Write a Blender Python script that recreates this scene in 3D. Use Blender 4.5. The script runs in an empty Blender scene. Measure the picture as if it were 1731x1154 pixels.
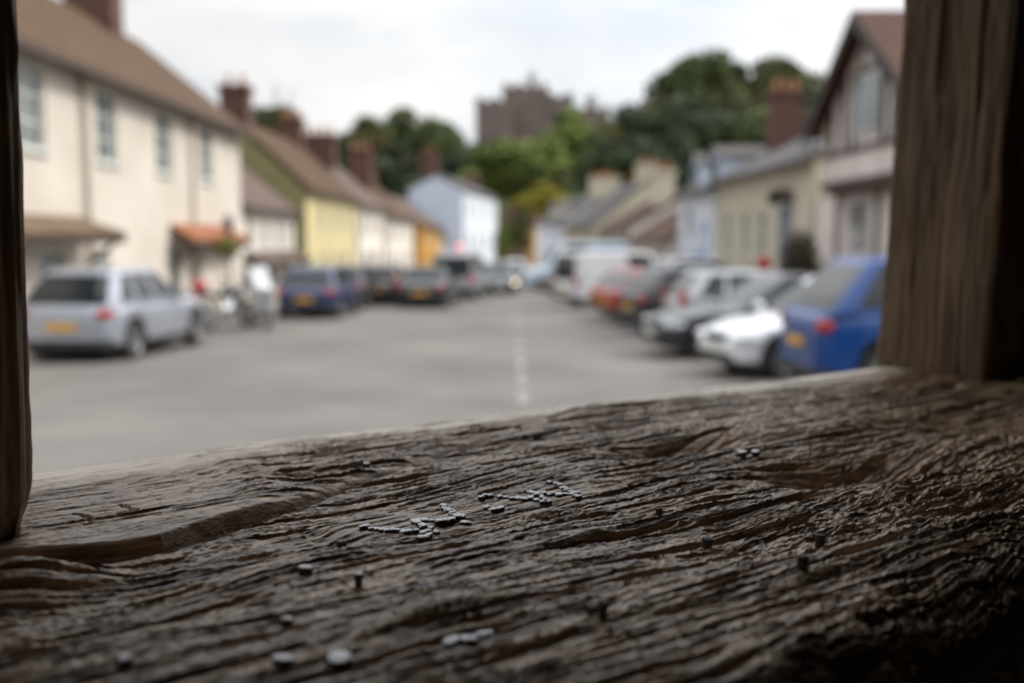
import bpy, bmesh, math, random
import numpy as np
from mathutils import Vector, Matrix
R = math.radians
S = bpy.context.scene
COL = S.collection

# ------------------------------------------------------------------ camera
EYE = 2.0                 # camera height above the road (m)
FPX = 1683.0              # focal length in pixels of the 1731 px wide photograph
HOR = 402.0               # row of the horizon in the photograph
PITCH = math.atan((577 - HOR) / FPX)
cam_d = bpy.data.cameras.new('camera')
cam = bpy.data.objects.new('camera', cam_d); COL.objects.link(cam)
cam.location = (0, 0, EYE)
cam.rotation_euler = (R(90) - PITCH, 0, 0)
cam_d.sensor_width = 36.0; cam_d.lens = 36.0 * FPX / 1731
cam_d.clip_start = 0.02; cam_d.clip_end = 3000
cam_d.dof.use_dof = True
cam_d.dof.focus_distance = 0.655
cam_d.dof.aperture_fstop = 3.6
S.camera = cam

# ------------------------------------------------------------------ sky and sun
SUN_AZ, SUN_EL = R(72), R(42)           # azimuth from +Y (down the street) towards +X, elevation
W = bpy.data.worlds.new('World'); S.world = W; W.use_nodes = True
nt = W.node_tree; nt.nodes.clear()
wo = nt.nodes.new('ShaderNodeOutputWorld'); bg = nt.nodes.new('ShaderNodeBackground')
sky = nt.nodes.new('ShaderNodeTexSky'); sky.sky_type = 'NISHITA'; sky.sun_disc = False
sky.sun_elevation = SUN_EL; sky.sun_rotation = SUN_AZ
sky.air_density = 1.0; sky.dust_density = 2.0
tc = nt.nodes.new('ShaderNodeTexCoord')
mp = nt.nodes.new('ShaderNodeMapping'); mp.inputs['Scale'].default_value = (1.0, 1.0, 2.6)
mp.inputs['Location'].default_value = (1.15, 0.1, 0.2)
nz = nt.nodes.new('ShaderNodeTexNoise'); nz.inputs['Scale'].default_value = 2.2
nz.inputs['Detail'].default_value = 6; nz.inputs['Roughness'].default_value = 0.55
cr = nt.nodes.new('ShaderNodeValToRGB')     # how much cloud covers the blue
cr.color_ramp.elements[0].position = 0.30; cr.color_ramp.elements[0].color = (0.82,)*3 + (1,)
cr.color_ramp.elements[1].position = 0.56; cr.color_ramp.elements[1].color = (1, 1, 1, 1)
cb = nt.nodes.new('ShaderNodeValToRGB')     # brightness of the cloud itself
cb.color_ramp.elements[0].position = 0.36; cb.color_ramp.elements[0].color = (0.72, 0.765, 0.83, 1)
cb.color_ramp.elements[1].position = 0.62; cb.color_ramp.elements[1].color = (1, 0.995, 0.985, 1)
sc_ = nt.nodes.new('ShaderNodeVectorMath'); sc_.operation = 'SCALE'; sc_.inputs['Scale'].default_value = 4.6
mx = nt.nodes.new('ShaderNodeMixRGB')
L = nt.links.new
L(tc.outputs['Generated'], mp.inputs['Vector']); L(mp.outputs['Vector'], nz.inputs['Vector'])
L(nz.outputs['Fac'], cr.inputs['Fac']); L(nz.outputs['Fac'], cb.inputs['Fac'])
L(cb.outputs['Color'], sc_.inputs[0]); sx_ = nt.nodes.new('ShaderNodeSeparateXYZ'); el_ = nt.nodes.new('ShaderNodeMapRange')
el_.inputs['From Min'].default_value = 0.2; el_.inputs['From Max'].default_value = 0.9; el_.inputs['To Min'].default_value = 5.0; el_.inputs['To Max'].default_value = 12.5
L(tc.outputs['Generated'], sx_.inputs[0]); L(sx_.outputs['Z'], el_.inputs['Value']); dt_ = nt.nodes.new('ShaderNodeVectorMath'); dt_.operation = 'DOT_PRODUCT'; ar_ = nt.nodes.new('ShaderNodeMapRange'); ml_ = nt.nodes.new('ShaderNodeMath'); ml_.operation = 'MULTIPLY'
dt_.inputs[1].default_value = (math.sin(SUN_AZ)*math.cos(SUN_EL), math.cos(SUN_AZ)*math.cos(SUN_EL), math.sin(SUN_EL))
ar_.inputs['From Min'].default_value = -0.9; ar_.inputs['From Max'].default_value = 0.95; ar_.inputs['To Min'].default_value = 0.40; ar_.inputs['To Max'].default_value = 1.6
L(tc.outputs['Generated'], dt_.inputs[0]); L(dt_.outputs['Value'], ar_.inputs['Value']); L(ar_.outputs['Result'], ml_.inputs[0]); L(el_.outputs['Result'], ml_.inputs[1]); L(ml_.outputs[0], sc_.inputs['Scale']); L(cr.outputs['Color'], mx.inputs['Fac'])
L(sky.outputs['Color'], mx.inputs['Color1']); L(sc_.outputs['Vector'], mx.inputs['Color2'])
L(mx.outputs['Color'], bg.inputs['Color']); bg.inputs['Strength'].default_value = 0.10
L(bg.outputs['Background'], wo.inputs['Surface'])
sun_d = bpy.data.lights.new('sun', 'SUN'); sun_d.energy = 1.5; sun_d.angle = R(11); sun_d.color = (1, 0.93, 0.83)
sun = bpy.data.objects.new('sun', sun_d); COL.objects.link(sun)
sdir = Vector((math.sin(SUN_AZ)*math.cos(SUN_EL), math.cos(SUN_AZ)*math.cos(SUN_EL), math.sin(SUN_EL)))
sun.rotation_euler = sdir.to_track_quat('Z', 'Y').to_euler()
S.view_settings.view_transform = 'Standard'; S.view_settings.look = 'None'
S.view_settings.exposure = 0.85; S.view_settings.gamma = 1.0
S.render.engine = 'CYCLES'
S.cycles.use_denoising = True
S.cycles.max_bounces = 6; S.cycles.diffuse_bounces = 3; S.cycles.glossy_bounces = 3
S.cycles.sample_clamp_indirect = 6.0

# ------------------------------------------------------------------ helpers
rng = random.Random(7)
def ray(px, py):
    """world direction of a photograph pixel, scaled so that its y component is 1"""
    a = (px - 865.5) / FPX; b = (577 - py) / FPX
    cp, sp = math.cos(PITCH), math.sin(PITCH)
    d = Vector((a, cp + b*sp, -sp + b*cp))
    return d / d.y
def at(px, py, Y):
    d = ray(px, py); return Vector((d.x*Y, Y, EYE + d.z*Y))
def gz(y):
    return -0.016*max(0.0, min(y, 130.0) - 10.0)
def on_plane(px, py, z):
    d = ray(px, py); k = (z - EYE)/d.z
    return Vector((d.x*k, k, z))

def tag(o, label=None, cat=None, group=None, kind=None):
    if label: o['label'] = label
    if cat: o['category'] = cat
    if group: o['group'] = group
    if kind: o['kind'] = kind
    return o
def empty(name, loc, rz=0.0, label=None, cat=None, group=None):
    o = bpy.data.objects.new(name, None); COL.objects.link(o)
    o.location = loc; o.rotation_euler = (0, 0, rz); o.empty_display_size = 0.2
    return tag(o, label, cat, group)

class MB:
    """collects simple shapes; build() links them as one mesh object"""
    def __init__(s): s.v = []; s.f = []; s.m = []; s.sm = []
    def add(s, vs, fs, mi=0, smooth=False):
        b = len(s.v); s.v += [tuple(v) for v in vs]
        for f in fs: s.f.append([b+i for i in f]); s.m.append(mi); s.sm.append(smooth)
    def box(s, a, b, mi=0):
        x0, y0, z0 = a; x1, y1, z1 = b
        s.add([(x0,y0,z0),(x1,y0,z0),(x1,y1,z0),(x0,y1,z0),(x0,y0,z1),(x1,y0,z1),(x1,y1,z1),(x0,y1,z1)],
              [(0,3,2,1),(4,5,6,7),(0,1,5,4),(1,2,6,5),(2,3,7,6),(3,0,4,7)], mi)
    def hexa(s, p, mi=0):   # eight corners, bottom ring then top ring
        s.add(p, [(0,3,2,1),(4,5,6,7),(0,1,5,4),(1,2,6,5),(2,3,7,6),(3,0,4,7)], mi)
    def tube(s, a, b, r0, r1=None, n=10, mi=0, cap=True):
        a = Vector(a); b = Vector(b); r1 = r0 if r1 is None else r1
        d = (b-a).normalized(); q = d.to_track_quat('Z', 'Y')
        vs = []
        for p, r in ((a, r0), (b, r1)):
            for i in range(n):
                t = 2*math.pi*i/n
                vs.append(p + q @ Vector((r*math.cos(t), r*math.sin(t), 0)))
        fs = [(i, (i+1) % n, n+(i+1) % n, n+i) for i in range(n)]
        s.add(vs, fs, mi, True)
        if cap: s.add(vs, [tuple(range(n-1, -1, -1)), tuple(range(n, 2*n))], mi)
    def path(s, pts, r, n=8, mi=0):
        for i in range(len(pts)-1): s.tube(pts[i], pts[i+1], r, r, n, mi)
    def ell(s, c, r, rot=None, nu=14, nv=8, mi=0):
        c = Vector(c); vs = []; fs = []
        for j in range(nv+1):
            ph = math.pi*j/nv
            for i in range(nu):
                th = 2*math.pi*i/nu
                p = Vector((r[0]*math.sin(ph)*math.cos(th), r[1]*math.sin(ph)*math.sin(th), r[2]*math.cos(ph)))
                if rot: p = rot @ p
                vs.append(c+p)
        for j in range(nv):
            for i in range(nu):
                fs.append((j*nu+i, (j+1)*nu+i, (j+1)*nu+(i+1) % nu, j*nu+(i+1) % nu))
        s.add(vs, fs, mi, True)
    def lathe(s, prof, n=24, axis='y', mi=0, c=(0,0,0)):
        vs = []; fs = []
        for r, h in prof:
            for i in range(n):
                t = 2*math.pi*i/n
                if axis == 'y': vs.append((c[0]+r*math.cos(t), c[1]+h, c[2]+r*math.sin(t)))
                else: vs.append((c[0]+r*math.cos(t), c[1]+r*math.sin(t), c[2]+h))
        for j in range(len(prof)-1):
            for i in range(n):
                fs.append((j*n+i, j*n+(i+1) % n, (j+1)*n+(i+1) % n, (j+1)*n+i))
        s.add(vs, fs, mi, True)
    def build(s, name, mats, parent=None, origin=None, label=None):
        me = bpy.data.meshes.new(name)
        o_ = Vector(origin) if origin is not None else Vector((0,0,0))
        me.from_pydata([tuple(Vector(v)-o_) for v in s.v], [], s.f)
        if not isinstance(mats, (list, tuple)): mats = [mats]
        for m in mats: me.materials.append(m)
        me.polygons.foreach_set('material_index', s.m)
        me.polygons.foreach_set('use_smooth', s.sm)
        bm = bmesh.new(); bm.from_mesh(me)
        bmesh.ops.recalc_face_normals(bm, faces=bm.faces); bm.to_mesh(me); bm.free()
        ob = bpy.data.objects.new(name, me); COL.objects.link(ob)
        if parent: ob.parent = parent
        elif origin is not None: ob.location = origin
        if label: ob['label'] = label
        return ob

# ------------------------------------------------------------------ materials
def mat(name, col, rough=0.7, col2=None, scale=4.0, detail=5, metal=0.0, spec=0.5, bump=0.0, bscale=None,
        stretch=(1,1,1), coat=0.0, ramp=(0.35, 0.65), emit=None, coords='Object', island=False):
    m = bpy.data.materials.new(name); m.use_nodes = True
    n = m.node_tree; p = n.nodes['Principled BSDF']; l = n.links.new
    p.inputs['Base Color'].default_value = (*col, 1); p.inputs['Roughness'].default_value = rough
    p.inputs['Metallic'].default_value = metal; p.inputs['Specular IOR Level'].default_value = spec
    p.inputs['Coat Weight'].default_value = coat; p.inputs['Coat Roughness'].default_value = 0.05
    if emit:
        p.inputs['Emission Color'].default_value = (*emit[0], 1); p.inputs['Emission Strength'].default_value = emit[1]
    if col2 or bump:
        t = n.nodes.new('ShaderNodeTexCoord'); mpn = n.nodes.new('ShaderNodeMapping')
        mpn.inputs['Scale'].default_value = stretch
        l(t.outputs[coords], mpn.inputs['Vector'])
    if col2:
        no = n.nodes.new('ShaderNodeTexNoise'); no.inputs['Scale'].default_value = scale
        no.inputs['Detail'].default_value = detail; no.inputs['Roughness'].default_value = 0.6
        l(mpn.outputs['Vector'], no.inputs['Vector'])
        r = n.nodes.new('ShaderNodeValToRGB')
        r.color_ramp.elements[0].position = ramp[0]; r.color_ramp.elements[0].color = (*col, 1)
        r.color_ramp.elements[1].position = ramp[1]; r.color_ramp.elements[1].color = (*col2, 1)
        src = no.outputs['Fac']
        if island:
            ge = n.nodes.new('ShaderNodeNewGeometry'); mi = n.nodes.new('ShaderNodeMath'); mi.operation = 'ADD'
            ms = n.nodes.new('ShaderNodeMath'); ms.operation = 'MULTIPLY_ADD'
            ms.inputs[1].default_value = 0.4; ms.inputs[2].default_value = -0.2
            l(ge.outputs['Random Per Island'], ms.inputs[0]); l(src, mi.inputs[0]); l(ms.outputs[0], mi.inputs[1])
            src = mi.outputs[0]
        l(src, r.inputs['Fac']); l(r.outputs['Color'], p.inputs['Base Color'])
    if bump:
        nb = n.nodes.new('ShaderNodeTexNoise'); nb.inputs['Scale'].default_value = bscale or scale*4
        nb.inputs['Detail'].default_value = 4
        l(mpn.outputs['Vector'], nb.inputs['Vector'])
        b = n.nodes.new('ShaderNodeBump'); b.inputs['Strength'].default_value = bump; b.inputs['Distance'].default_value = 0.02
        l(nb.outputs['Fac'], b.inputs['Height']); l(b.outputs['Normal'], p.inputs['Normal'])
    return m
def tile_mat(name, a, b, c, courses=3.2):
    """clay or slate roof: patches of three colours and horizontal courses"""
    m = mat(name, a, 0.85, b, 0.9, 6, spec=0.25, bump=0.6, bscale=9)
    n = m.node_tree; l = n.links.new; p = n.nodes['Principled BSDF']
    old = p.inputs['Base Color'].links[0].from_socket
    t = n.nodes.new('ShaderNodeTexCoord'); no = n.nodes.new('ShaderNodeTexNoise')
    no.inputs['Scale'].default_value = 6; no.inputs['Detail'].default_value = 3
    l(t.outputs['Object'], no.inputs['Vector'])
    w = n.nodes.new('ShaderNodeTexWave'); w.bands_direction = 'Z'; w.inputs['Scale'].default_value = courses
    w.inputs['Distortion'].default_value = 0.6; w.wave_profile = 'SAW'
    l(t.outputs['Object'], w.inputs['Vector'])
    x = n.nodes.new('ShaderNodeMixRGB'); x.inputs['Color2'].default_value = (*c, 1)
    mr = n.nodes.new('ShaderNodeMapRange'); mr.inputs['From Min'].default_value = 0.5; mr.inputs['From Max'].default_value = 0.75
    mr.inputs['To Max'].default_value = 0.7
    l(no.outputs['Fac'], mr.inputs['Value']); l(mr.outputs['Result'], x.inputs['Fac'])
    l(old, x.inputs['Color1']); l(x.outputs['Color'], p.inputs['Base Color'])
    b2 = n.nodes.new('ShaderNodeBump'); b2.inputs['Strength'].default_value = 0.8; b2.inputs['Distance'].default_value = 0.03
    l(w.outputs['Fac'], b2.inputs['Height'])
    l(p.inputs['Normal'].links[0].from_socket, b2.inputs['Normal']); l(b2.outputs['Normal'], p.inputs['Normal'])
    return m

M = {}
M['asphalt'] = mat('asphalt', (0.110,0.102,0.094), 0.9, (0.168,0.156,0.143), 0.35, 10, spec=0.25, bump=0.5, bscale=60)
M['pave'] = mat('paving', (0.22,0.20,0.18), 0.9, (0.30,0.275,0.25), 1.2, 6, bump=0.3, bscale=20)
M['kerb'] = mat('kerb_stone', (0.30,0.285,0.26), 0.85, (0.38,0.36,0.34), 3)
M['paint_line'] = mat('road_paint', (0.245,0.235,0.222), 0.75, (0.165,0.155,0.145), 7, ramp=(0.42, 0.62))
M['grass'] = mat('hill_grass', (0.0270, 0.0450, 0.0120), 0.95, (0.0450, 0.0600, 0.0180), 0.05, spec=0.1)
M['cream'] = mat('cream_render', (0.63,0.58,0.51), 0.9, (0.53,0.48,0.415), 0.5, 7, spec=0.2, bump=0.25, bscale=14)
M['cream2'] = mat('pale_cream_render', (0.56,0.51,0.40), 0.9, (0.50,0.455,0.355), 0.6, 6, spec=0.2, bump=0.2, bscale=14)
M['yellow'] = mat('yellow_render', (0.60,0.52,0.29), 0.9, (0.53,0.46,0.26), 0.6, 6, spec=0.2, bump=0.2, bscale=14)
M['olive'] = mat('shaded_yellow_render', (0.2550, 0.2400, 0.1162), 0.9, (0.2175, 0.2025, 0.0975), 0.6, 6, spec=0.2, bump=0.2, bscale=14)  # gable of the yellow house, its shade put into the colour
M['white'] = mat('white_render', (0.76,0.71,0.64), 0.9, (0.68,0.63,0.56), 0.6, 6, spec=0.2, bump=0.2, bscale=14)
M['bluewhite'] = mat('blue_white_render', (0.72,0.75,0.80), 0.9, (0.64,0.67,0.73), 0.6, 6, spec=0.2, bump=0.2, bscale=14)
M['paleblue'] = mat('pale_blue_and_shaded_render', (0.58,0.64,0.74), 0.9, (0.52,0.58,0.68), 0.6, 6, spec=0.2)
M['orange'] = mat('orange_render', (0.60,0.33,0.09), 0.9, (0.50,0.27,0.075), 0.6, 6, spec=0.2)
M['tan'] = mat('tan_render', (0.55,0.37,0.18), 0.9, (0.46,0.31,0.15), 0.6, 6, spec=0.2)
M['grey'] = mat('grey_render', (0.3360, 0.3280, 0.3200), 0.9, (0.2880, 0.2800, 0.2720), 0.6, 6, spec=0.2)
M['pinkwhite'] = mat('limewash', (0.72,0.67,0.63), 0.9, (0.60,0.55,0.515), 1.2, 6, spec=0.2, bump=0.2, bscale=10)
M['timber'] = mat('dark_timber', (0.032,0.023,0.018), 0.8, (0.060,0.042,0.032), 3, stretch=(1,1,.3))
M['timber_warm'] = mat('brown_timber', (0.050,0.032,0.024), 0.8, (0.085,0.055,0.040), 3, stretch=(1,1,.3))
M['brick'] = mat('red_brick', (0.125,0.060,0.043), 0.9, (0.085,0.044,0.034), 2.2, 7, bump=0.4, bscale=14)
M['brick_dark'] = mat('sooty_brick', (0.075,0.036,0.029), 0.9, (0.12,0.055,0.04), 2.2, 7, bump=0.4, bscale=14)
M['pot'] = mat('clay_pot', (0.42,0.19,0.10), 0.8, (0.34,0.15,0.08), 5)
M['tile_brown'] = tile_mat('brown_tile', (0.058,0.034,0.020), (0.085,0.048,0.024), (0.125,0.066,0.026))
M['tile_red'] = tile_mat('red_tile', (0.070,0.036,0.027), (0.092,0.044,0.030), (0.058,0.032,0.025))
M['tile_dull'] = tile_mat('dull_tile', (0.0992, 0.0713, 0.0589), (0.1302, 0.0930, 0.0744), (0.0868, 0.0620, 0.0527))
M['tile_hood'] = tile_mat('mossy_hood_tile', (0.1200, 0.0810, 0.0540), (0.1560, 0.1050, 0.0660), (0.1020, 0.0780, 0.0450))
M['tile_orange'] = tile_mat('orange_tile', (0.2604, 0.0992, 0.0527), (0.3100, 0.1240, 0.0620), (0.2232, 0.0868, 0.0496))
M['slate'] = tile_mat('slate', (0.0930, 0.0868, 0.0868), (0.1240, 0.1147, 0.1116), (0.0744, 0.0713, 0.0713))
M['glass'] = mat('window_glass', (0.085,0.10,0.10), 0.10, (0.15,0.17,0.17), 1.5, spec=0.9)
M['frame'] = mat('white_window_frame', (0.62,0.64,0.62), 0.5, (0.56,0.57,0.55), 4)
M['frame_dark'] = mat('dark_window_frame', (0.06,0.065,0.07), 0.5, (0.09,0.09,0.09), 4)
M['frame_blue'] = mat('blue_grey_frame', (0.22,0.30,0.42), 0.5, (0.18,0.25,0.36), 4)
M['pipe'] = mat('painted_pipe', (0.40,0.32,0.25), 0.6, (0.34,0.27,0.21), 3)
M['gutter'] = mat('dark_gutter', (0.045,0.035,0.03), 0.6, (0.07,0.055,0.045), 3)
M['castle'] = mat('castle_sandstone', (0.150,0.112,0.102), 0.95, (0.205,0.148,0.128), 0.25, 8, bump=0.5, bscale=2)
M['bark'] = mat('bark', (0.075,0.055,0.04), 0.95, (0.12,0.09,0.065), 3, stretch=(1,1,.2), bump=0.5, bscale=10)
M['leaf_green'] = mat('leaf_green', (0.0512, 0.0742, 0.0307), 0.7, (0.1664, 0.1894, 0.0640), 0.30, 3, spec=0.2, island=True, ramp=(0.3,0.72))
M['leaf_dark'] = mat('leaf_dark', (0.0333, 0.0512, 0.0333), 0.7, (0.0922, 0.1178, 0.0538), 0.25, 3, spec=0.2, island=True, ramp=(0.3,0.72))
M['leaf_bright'] = mat('leaf_bright', (0.0862, 0.1265, 0.0299), 0.7, (0.2357, 0.2818, 0.0713), 0.30, 3, spec=0.2, island=True, ramp=(0.3,0.72))
M['leaf_mix'] = mat('leaf_mixed', (0.0512, 0.0666, 0.0282), 0.7, (0.1984, 0.1664, 0.0538), 0.22, 3, spec=0.2, island=True, ramp=(0.35,0.75))
M['leaf_yellow'] = mat('leaf_yellow', (0.16,0.155,0.02), 0.7, (0.36,0.30,0.03), 0.6, 3, spec=0.25, island=True, ramp=(0.3,0.7))
M['leaf_brown'] = mat('leaf_brown', (0.13,0.085,0.025), 0.7, (0.22,0.15,0.04), 0.6, 3, spec=0.25, island=True, ramp=(0.3,0.7))
M['tyre'] = mat('tyre_rubber', (0.018,0.018,0.019), 0.85, (0.03,0.029,0.028), 8)
M['rim'] = mat('alloy_rim', (0.42,0.42,0.43), 0.3, (0.34,0.34,0.35), 6, metal=0.85)
M['carglass'] = mat('tinted_car_glass', (0.012,0.015,0.018), 0.04, (0.02,0.024,0.026), 2, spec=0.35)
M['plastic'] = mat('black_plastic', (0.022,0.022,0.024), 0.55, (0.032,0.032,0.034), 12)
M['redlamp'] = mat('red_lamp_lens', (0.42,0.012,0.018), 0.12, (0.32,0.01,0.015), 8, coat=0.6)
M['lamp'] = mat('clear_lamp_lens', (0.62,0.64,0.66), 0.1, (0.48,0.50,0.52), 8, coat=0.6)
M['plate_y'] = mat('yellow_plate', (0.68,0.36,0.02), 0.4, (0.60,0.31,0.02), 10)
M['plate_w'] = mat('white_plate', (0.70,0.70,0.66), 0.4, (0.62,0.62,0.58), 10)
M['chrome'] = mat('chrome', (0.75,0.75,0.76), 0.12, (0.65,0.65,0.66), 5, metal=1.0)
M['awning'] = mat('green_awning', (0.03,0.16,0.11), 0.8, (0.04,0.20,0.14), 3)
M['leaf_shrub'] = mat('leaf_shrub', (0.045,0.032,0.018), 0.7, (0.08,0.06,0.03), 2, island=True)
def paint(name, c, metal=0.0):
    c2 = tuple(x*0.9 for x in c)
    return mat(name, c, 0.33, c2, 1.5, coat=0.7, spec=0.4, metal=metal)
M['p_silver'] = paint('silver_grey_paint', (0.30,0.32,0.365), 0.3)
M['p_blue'] = mat('blue_paint', (0.002,0.045,0.20), 0.3, (0.002,0.040,0.18), 1.5, coat=0.35, spec=0.35)
M['p_navy'] = paint('navy_paint', (0.014,0.024,0.085))
M['p_white'] = paint('white_paint', (0.66,0.67,0.69))
M['p_grey'] = paint('dark_grey_paint', (0.0275, 0.0300, 0.0350), 0.55)
M['p_midgrey'] = paint('mid_grey_paint', (0.0780, 0.0810, 0.0840), 0.55)
M['p_black'] = paint('black_paint', (0.014,0.015,0.018))
M['p_red'] = paint('red_paint', (0.30,0.008,0.012))
M['p_lsilver'] = paint('light_silver_paint', (0.3360, 0.3440, 0.3600), 0.55)
M['p_pblue'] = paint('pale_blue_paint', (0.46,0.56,0.66))
M['p_bronze'] = paint('bronze_paint', (0.10,0.085,0.075), 0.55)

# ------------------------------------------------------------------ noise for carved timber
_T = np.random.default_rng(11).random((8, 256, 256)).astype(np.float32)*2 - 1
def vn(x, y, k=0):
    xi = np.floor(x); yi = np.floor(y); fx = (x-xi).astype(np.float32); fy = (y-yi).astype(np.float32)
    xi = xi.astype(np.int64); yi = yi.astype(np.int64)
    fx = fx*fx*fx*(fx*(fx*6-15)+10); fy = fy*fy*fy*(fy*(fy*6-15)+10)
    t = _T[k % 8]
    x0 = (xi + 37*k) & 255; x1 = (x0+1) & 255; y0 = (yi + 91*k) & 255; y1 = (y0+1) & 255
    return (t[x0, y0]*(1-fx)+t[x1, y0]*fx)*(1-fy) + (t[x0, y1]*(1-fx)+t[x1, y1]*fx)*fy
def sstep(a, b, x):
    t = np.clip((x-a)/(b-a), 0, 1); return t*t*(3-2*t)
def grid_mesh(name, P, closed=False):
    """mesh from an (n, m, 3) array of points"""
    n, m = P.shape[:2]
    idx = np.arange(n*m).reshape(n, m)
    if closed:
        j = np.arange(m); j1 = (j+1) % m
    else:
        j = np.arange(m-1); j1 = j+1
    a = idx[:-1][:, j]; b = idx[1:][:, j]; c = idx[1:][:, j1]; d = idx[:-1][:, j1]
    F = np.stack([a, b, c, d], -1).reshape(-1, 4).astype(np.int32)
    me = bpy.data.meshes.new(name)
    me.vertices.add(n*m); me.vertices.foreach_set('co', P.reshape(-1).astype(np.float32))
    me.loops.add(F.size); me.loops.foreach_set('vertex_index', F.reshape(-1))
    me.polygons.add(len(F)); me.polygons.foreach_set('loop_start', np.arange(0, F.size, 4, dtype=np.int32))
    me.polygons.foreach_set('use_smooth', np.ones(len(F), dtype=bool))
    me.update(calc_edges=True); me.validate()
    return me

# ------------------------------------------------------------------ ground, road, pavements
def sheet(name, pts, m, kind='structure'):
    b = MB(); b.add(pts, [tuple(range(len(pts)))]); o = b.build(name, m); o['kind'] = kind; return o
def strip(name, x0, x1, y0, y1, dz, m):
    ys = [y0] + [y for y in (10.0, 129.9) if y0 < y < y1] + [y1]
    b = MB(); vs = []; fs = []
    for y in ys: vs += [(x0, y, gz(y)+dz), (x1, y, gz(y)+dz)]
    for i in range(len(ys)-1): fs.append((2*i, 2*i+1, 2*i+3, 2*i+2))
    b.add(vs, fs); o = b.build(name, m); o['kind'] = 'structure'; return o
def hz(x, y):
    t = min(max((y-135)/175, 0), 1); t = t*t*(3-2*t)
    q = min(max((x+90)/130, 0), 1); q = q*q*(3-2*q)
    return -2.0 + 35*t*(0.45+0.55*q)
# terrain: one sheet out to the horizon, rising to the wooded castle hill
xs = np.concatenate([[-1500, -700, -350, -200], np.linspace(-140, 200, 60), [300, 500, 1500]])
ys = np.concatenate([[-400, -100, 0, 10, 60, 100, 125], np.linspace(130, 330, 50), [450, 800, 2500]])
P = np.zeros((len(xs), len(ys), 3))
for i, x in enumerate(xs):
    for j, y in enumerate(ys):
        P[i, j] = (x, y, (hz(x, y) if y > 130 else gz(y)) - 0.03)
g = bpy.data.objects.new('terrain', grid_mesh('terrain', P)); COL.objects.link(g); g['kind'] = 'structure'
g.data.materials.append(M['grass'])
strip('road', -8.1, 7.9, -6, 150, 0.0, M['asphalt'])
def kerbed(name, x0, x1, y0, y1):
    b = MB(); yy = [y0] + [y for y in (10.0, 129.9) if y0 < y < y1] + [y1]
    for a, c in zip(yy[:-1], yy[1:]):
        b.hexa([(x0,a,gz(a)-.2),(x1,a,gz(a)-.2),(x1,c,gz(c)-.2),(x0,c,gz(c)-.2),
                (x0,a,gz(a)+.11),(x1,a,gz(a)+.11),(x1,c,gz(c)+.11),(x0,c,gz(c)+.11)])
    return b
o = kerbed('pavement', -16, -8.25, 2.5, 150).build('pavement', M['pave']); o['kind'] = 'structure'
o = kerbed('pavement', 8.05, 17, 2.5, 150).build('pavement', M['pave']); o['kind'] = 'structure'
o = kerbed('kerb', -8.247, -8.1, 2.5, 150).build('kerb', M['kerb']); o['kind'] = 'structure'
o = kerbed('kerb', 7.9, 8.047, 2.5, 150).build('kerb', M['kerb']); o['kind'] = 'structure'
# centre dashes and bay lines
y = 8.4
while y < 48:
    strip('lane_marking', 0.08, 0.20, y, y+0.95, 0.004, M['paint_line']); y += 1.9 if y < 20 else 3.2
for k, (x0, y0) in enumerate(((2.4, 13.9), (2.0, 16.4), (1.7, 19.6), (1.4, 22.6), (1.1, 25.8))):
    b = MB(); dx, dy = 2.2, 0.25
    b.add([(x0, y0, gz(y0)+.004), (x0+dx, y0+dy, gz(y0+dy)+.004), (x0+dx, y0+dy+.12, gz(y0+dy+.12)+.004), (x0, y0+.12, gz(y0+.12)+.004)], [(0,1,2,3)])
    o = b.build('lane_marking', M['paint_line']); o['kind'] = 'structure'
pt = on_plane(693, 692, 0.0)
b = MB(); b.lathe([(0.0, .014), (.06, .012), (.078, .004), (.078, 0)], 16, 'z')
M['stud'] = mat('stud_glint_white', (0.72,0.71,0.69), 0.3, (0.62,0.61,0.59), 20)  # white colour stands in for the stud's bright point of light
o = b.build('road_stud', M['stud'], None, (pt.x, pt.y, 0.0)); o.location = (pt.x, pt.y, gz(pt.y)+.001)
tag(o, 'small round stud alone on the grey road, its glint painted white', 'road stud')
bpy.context.view_layer.update()

# ------------------------------------------------------------------ the market hall the camera stands in
U = Vector((0.813, 0.582, 0)); V = Vector((-0.582, 0.813, 0))      # along the sill, outwards over it
ZS = EYE - 0.18                                                    # top of the sill
hall = empty('market_hall', (0, 0, 0), 0, 'old dark timber market hall whose worn nail studded sill and posts frame the street', 'market hall')
def uv(px, py, z=ZS):
    p = on_plane(px, py, z); return (p.x*U.x+p.y*U.y, p.x*V.x+p.y*V.y)
def uvw(u, v, z): return U*u + V*v + Vector((0, 0, z))

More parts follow.
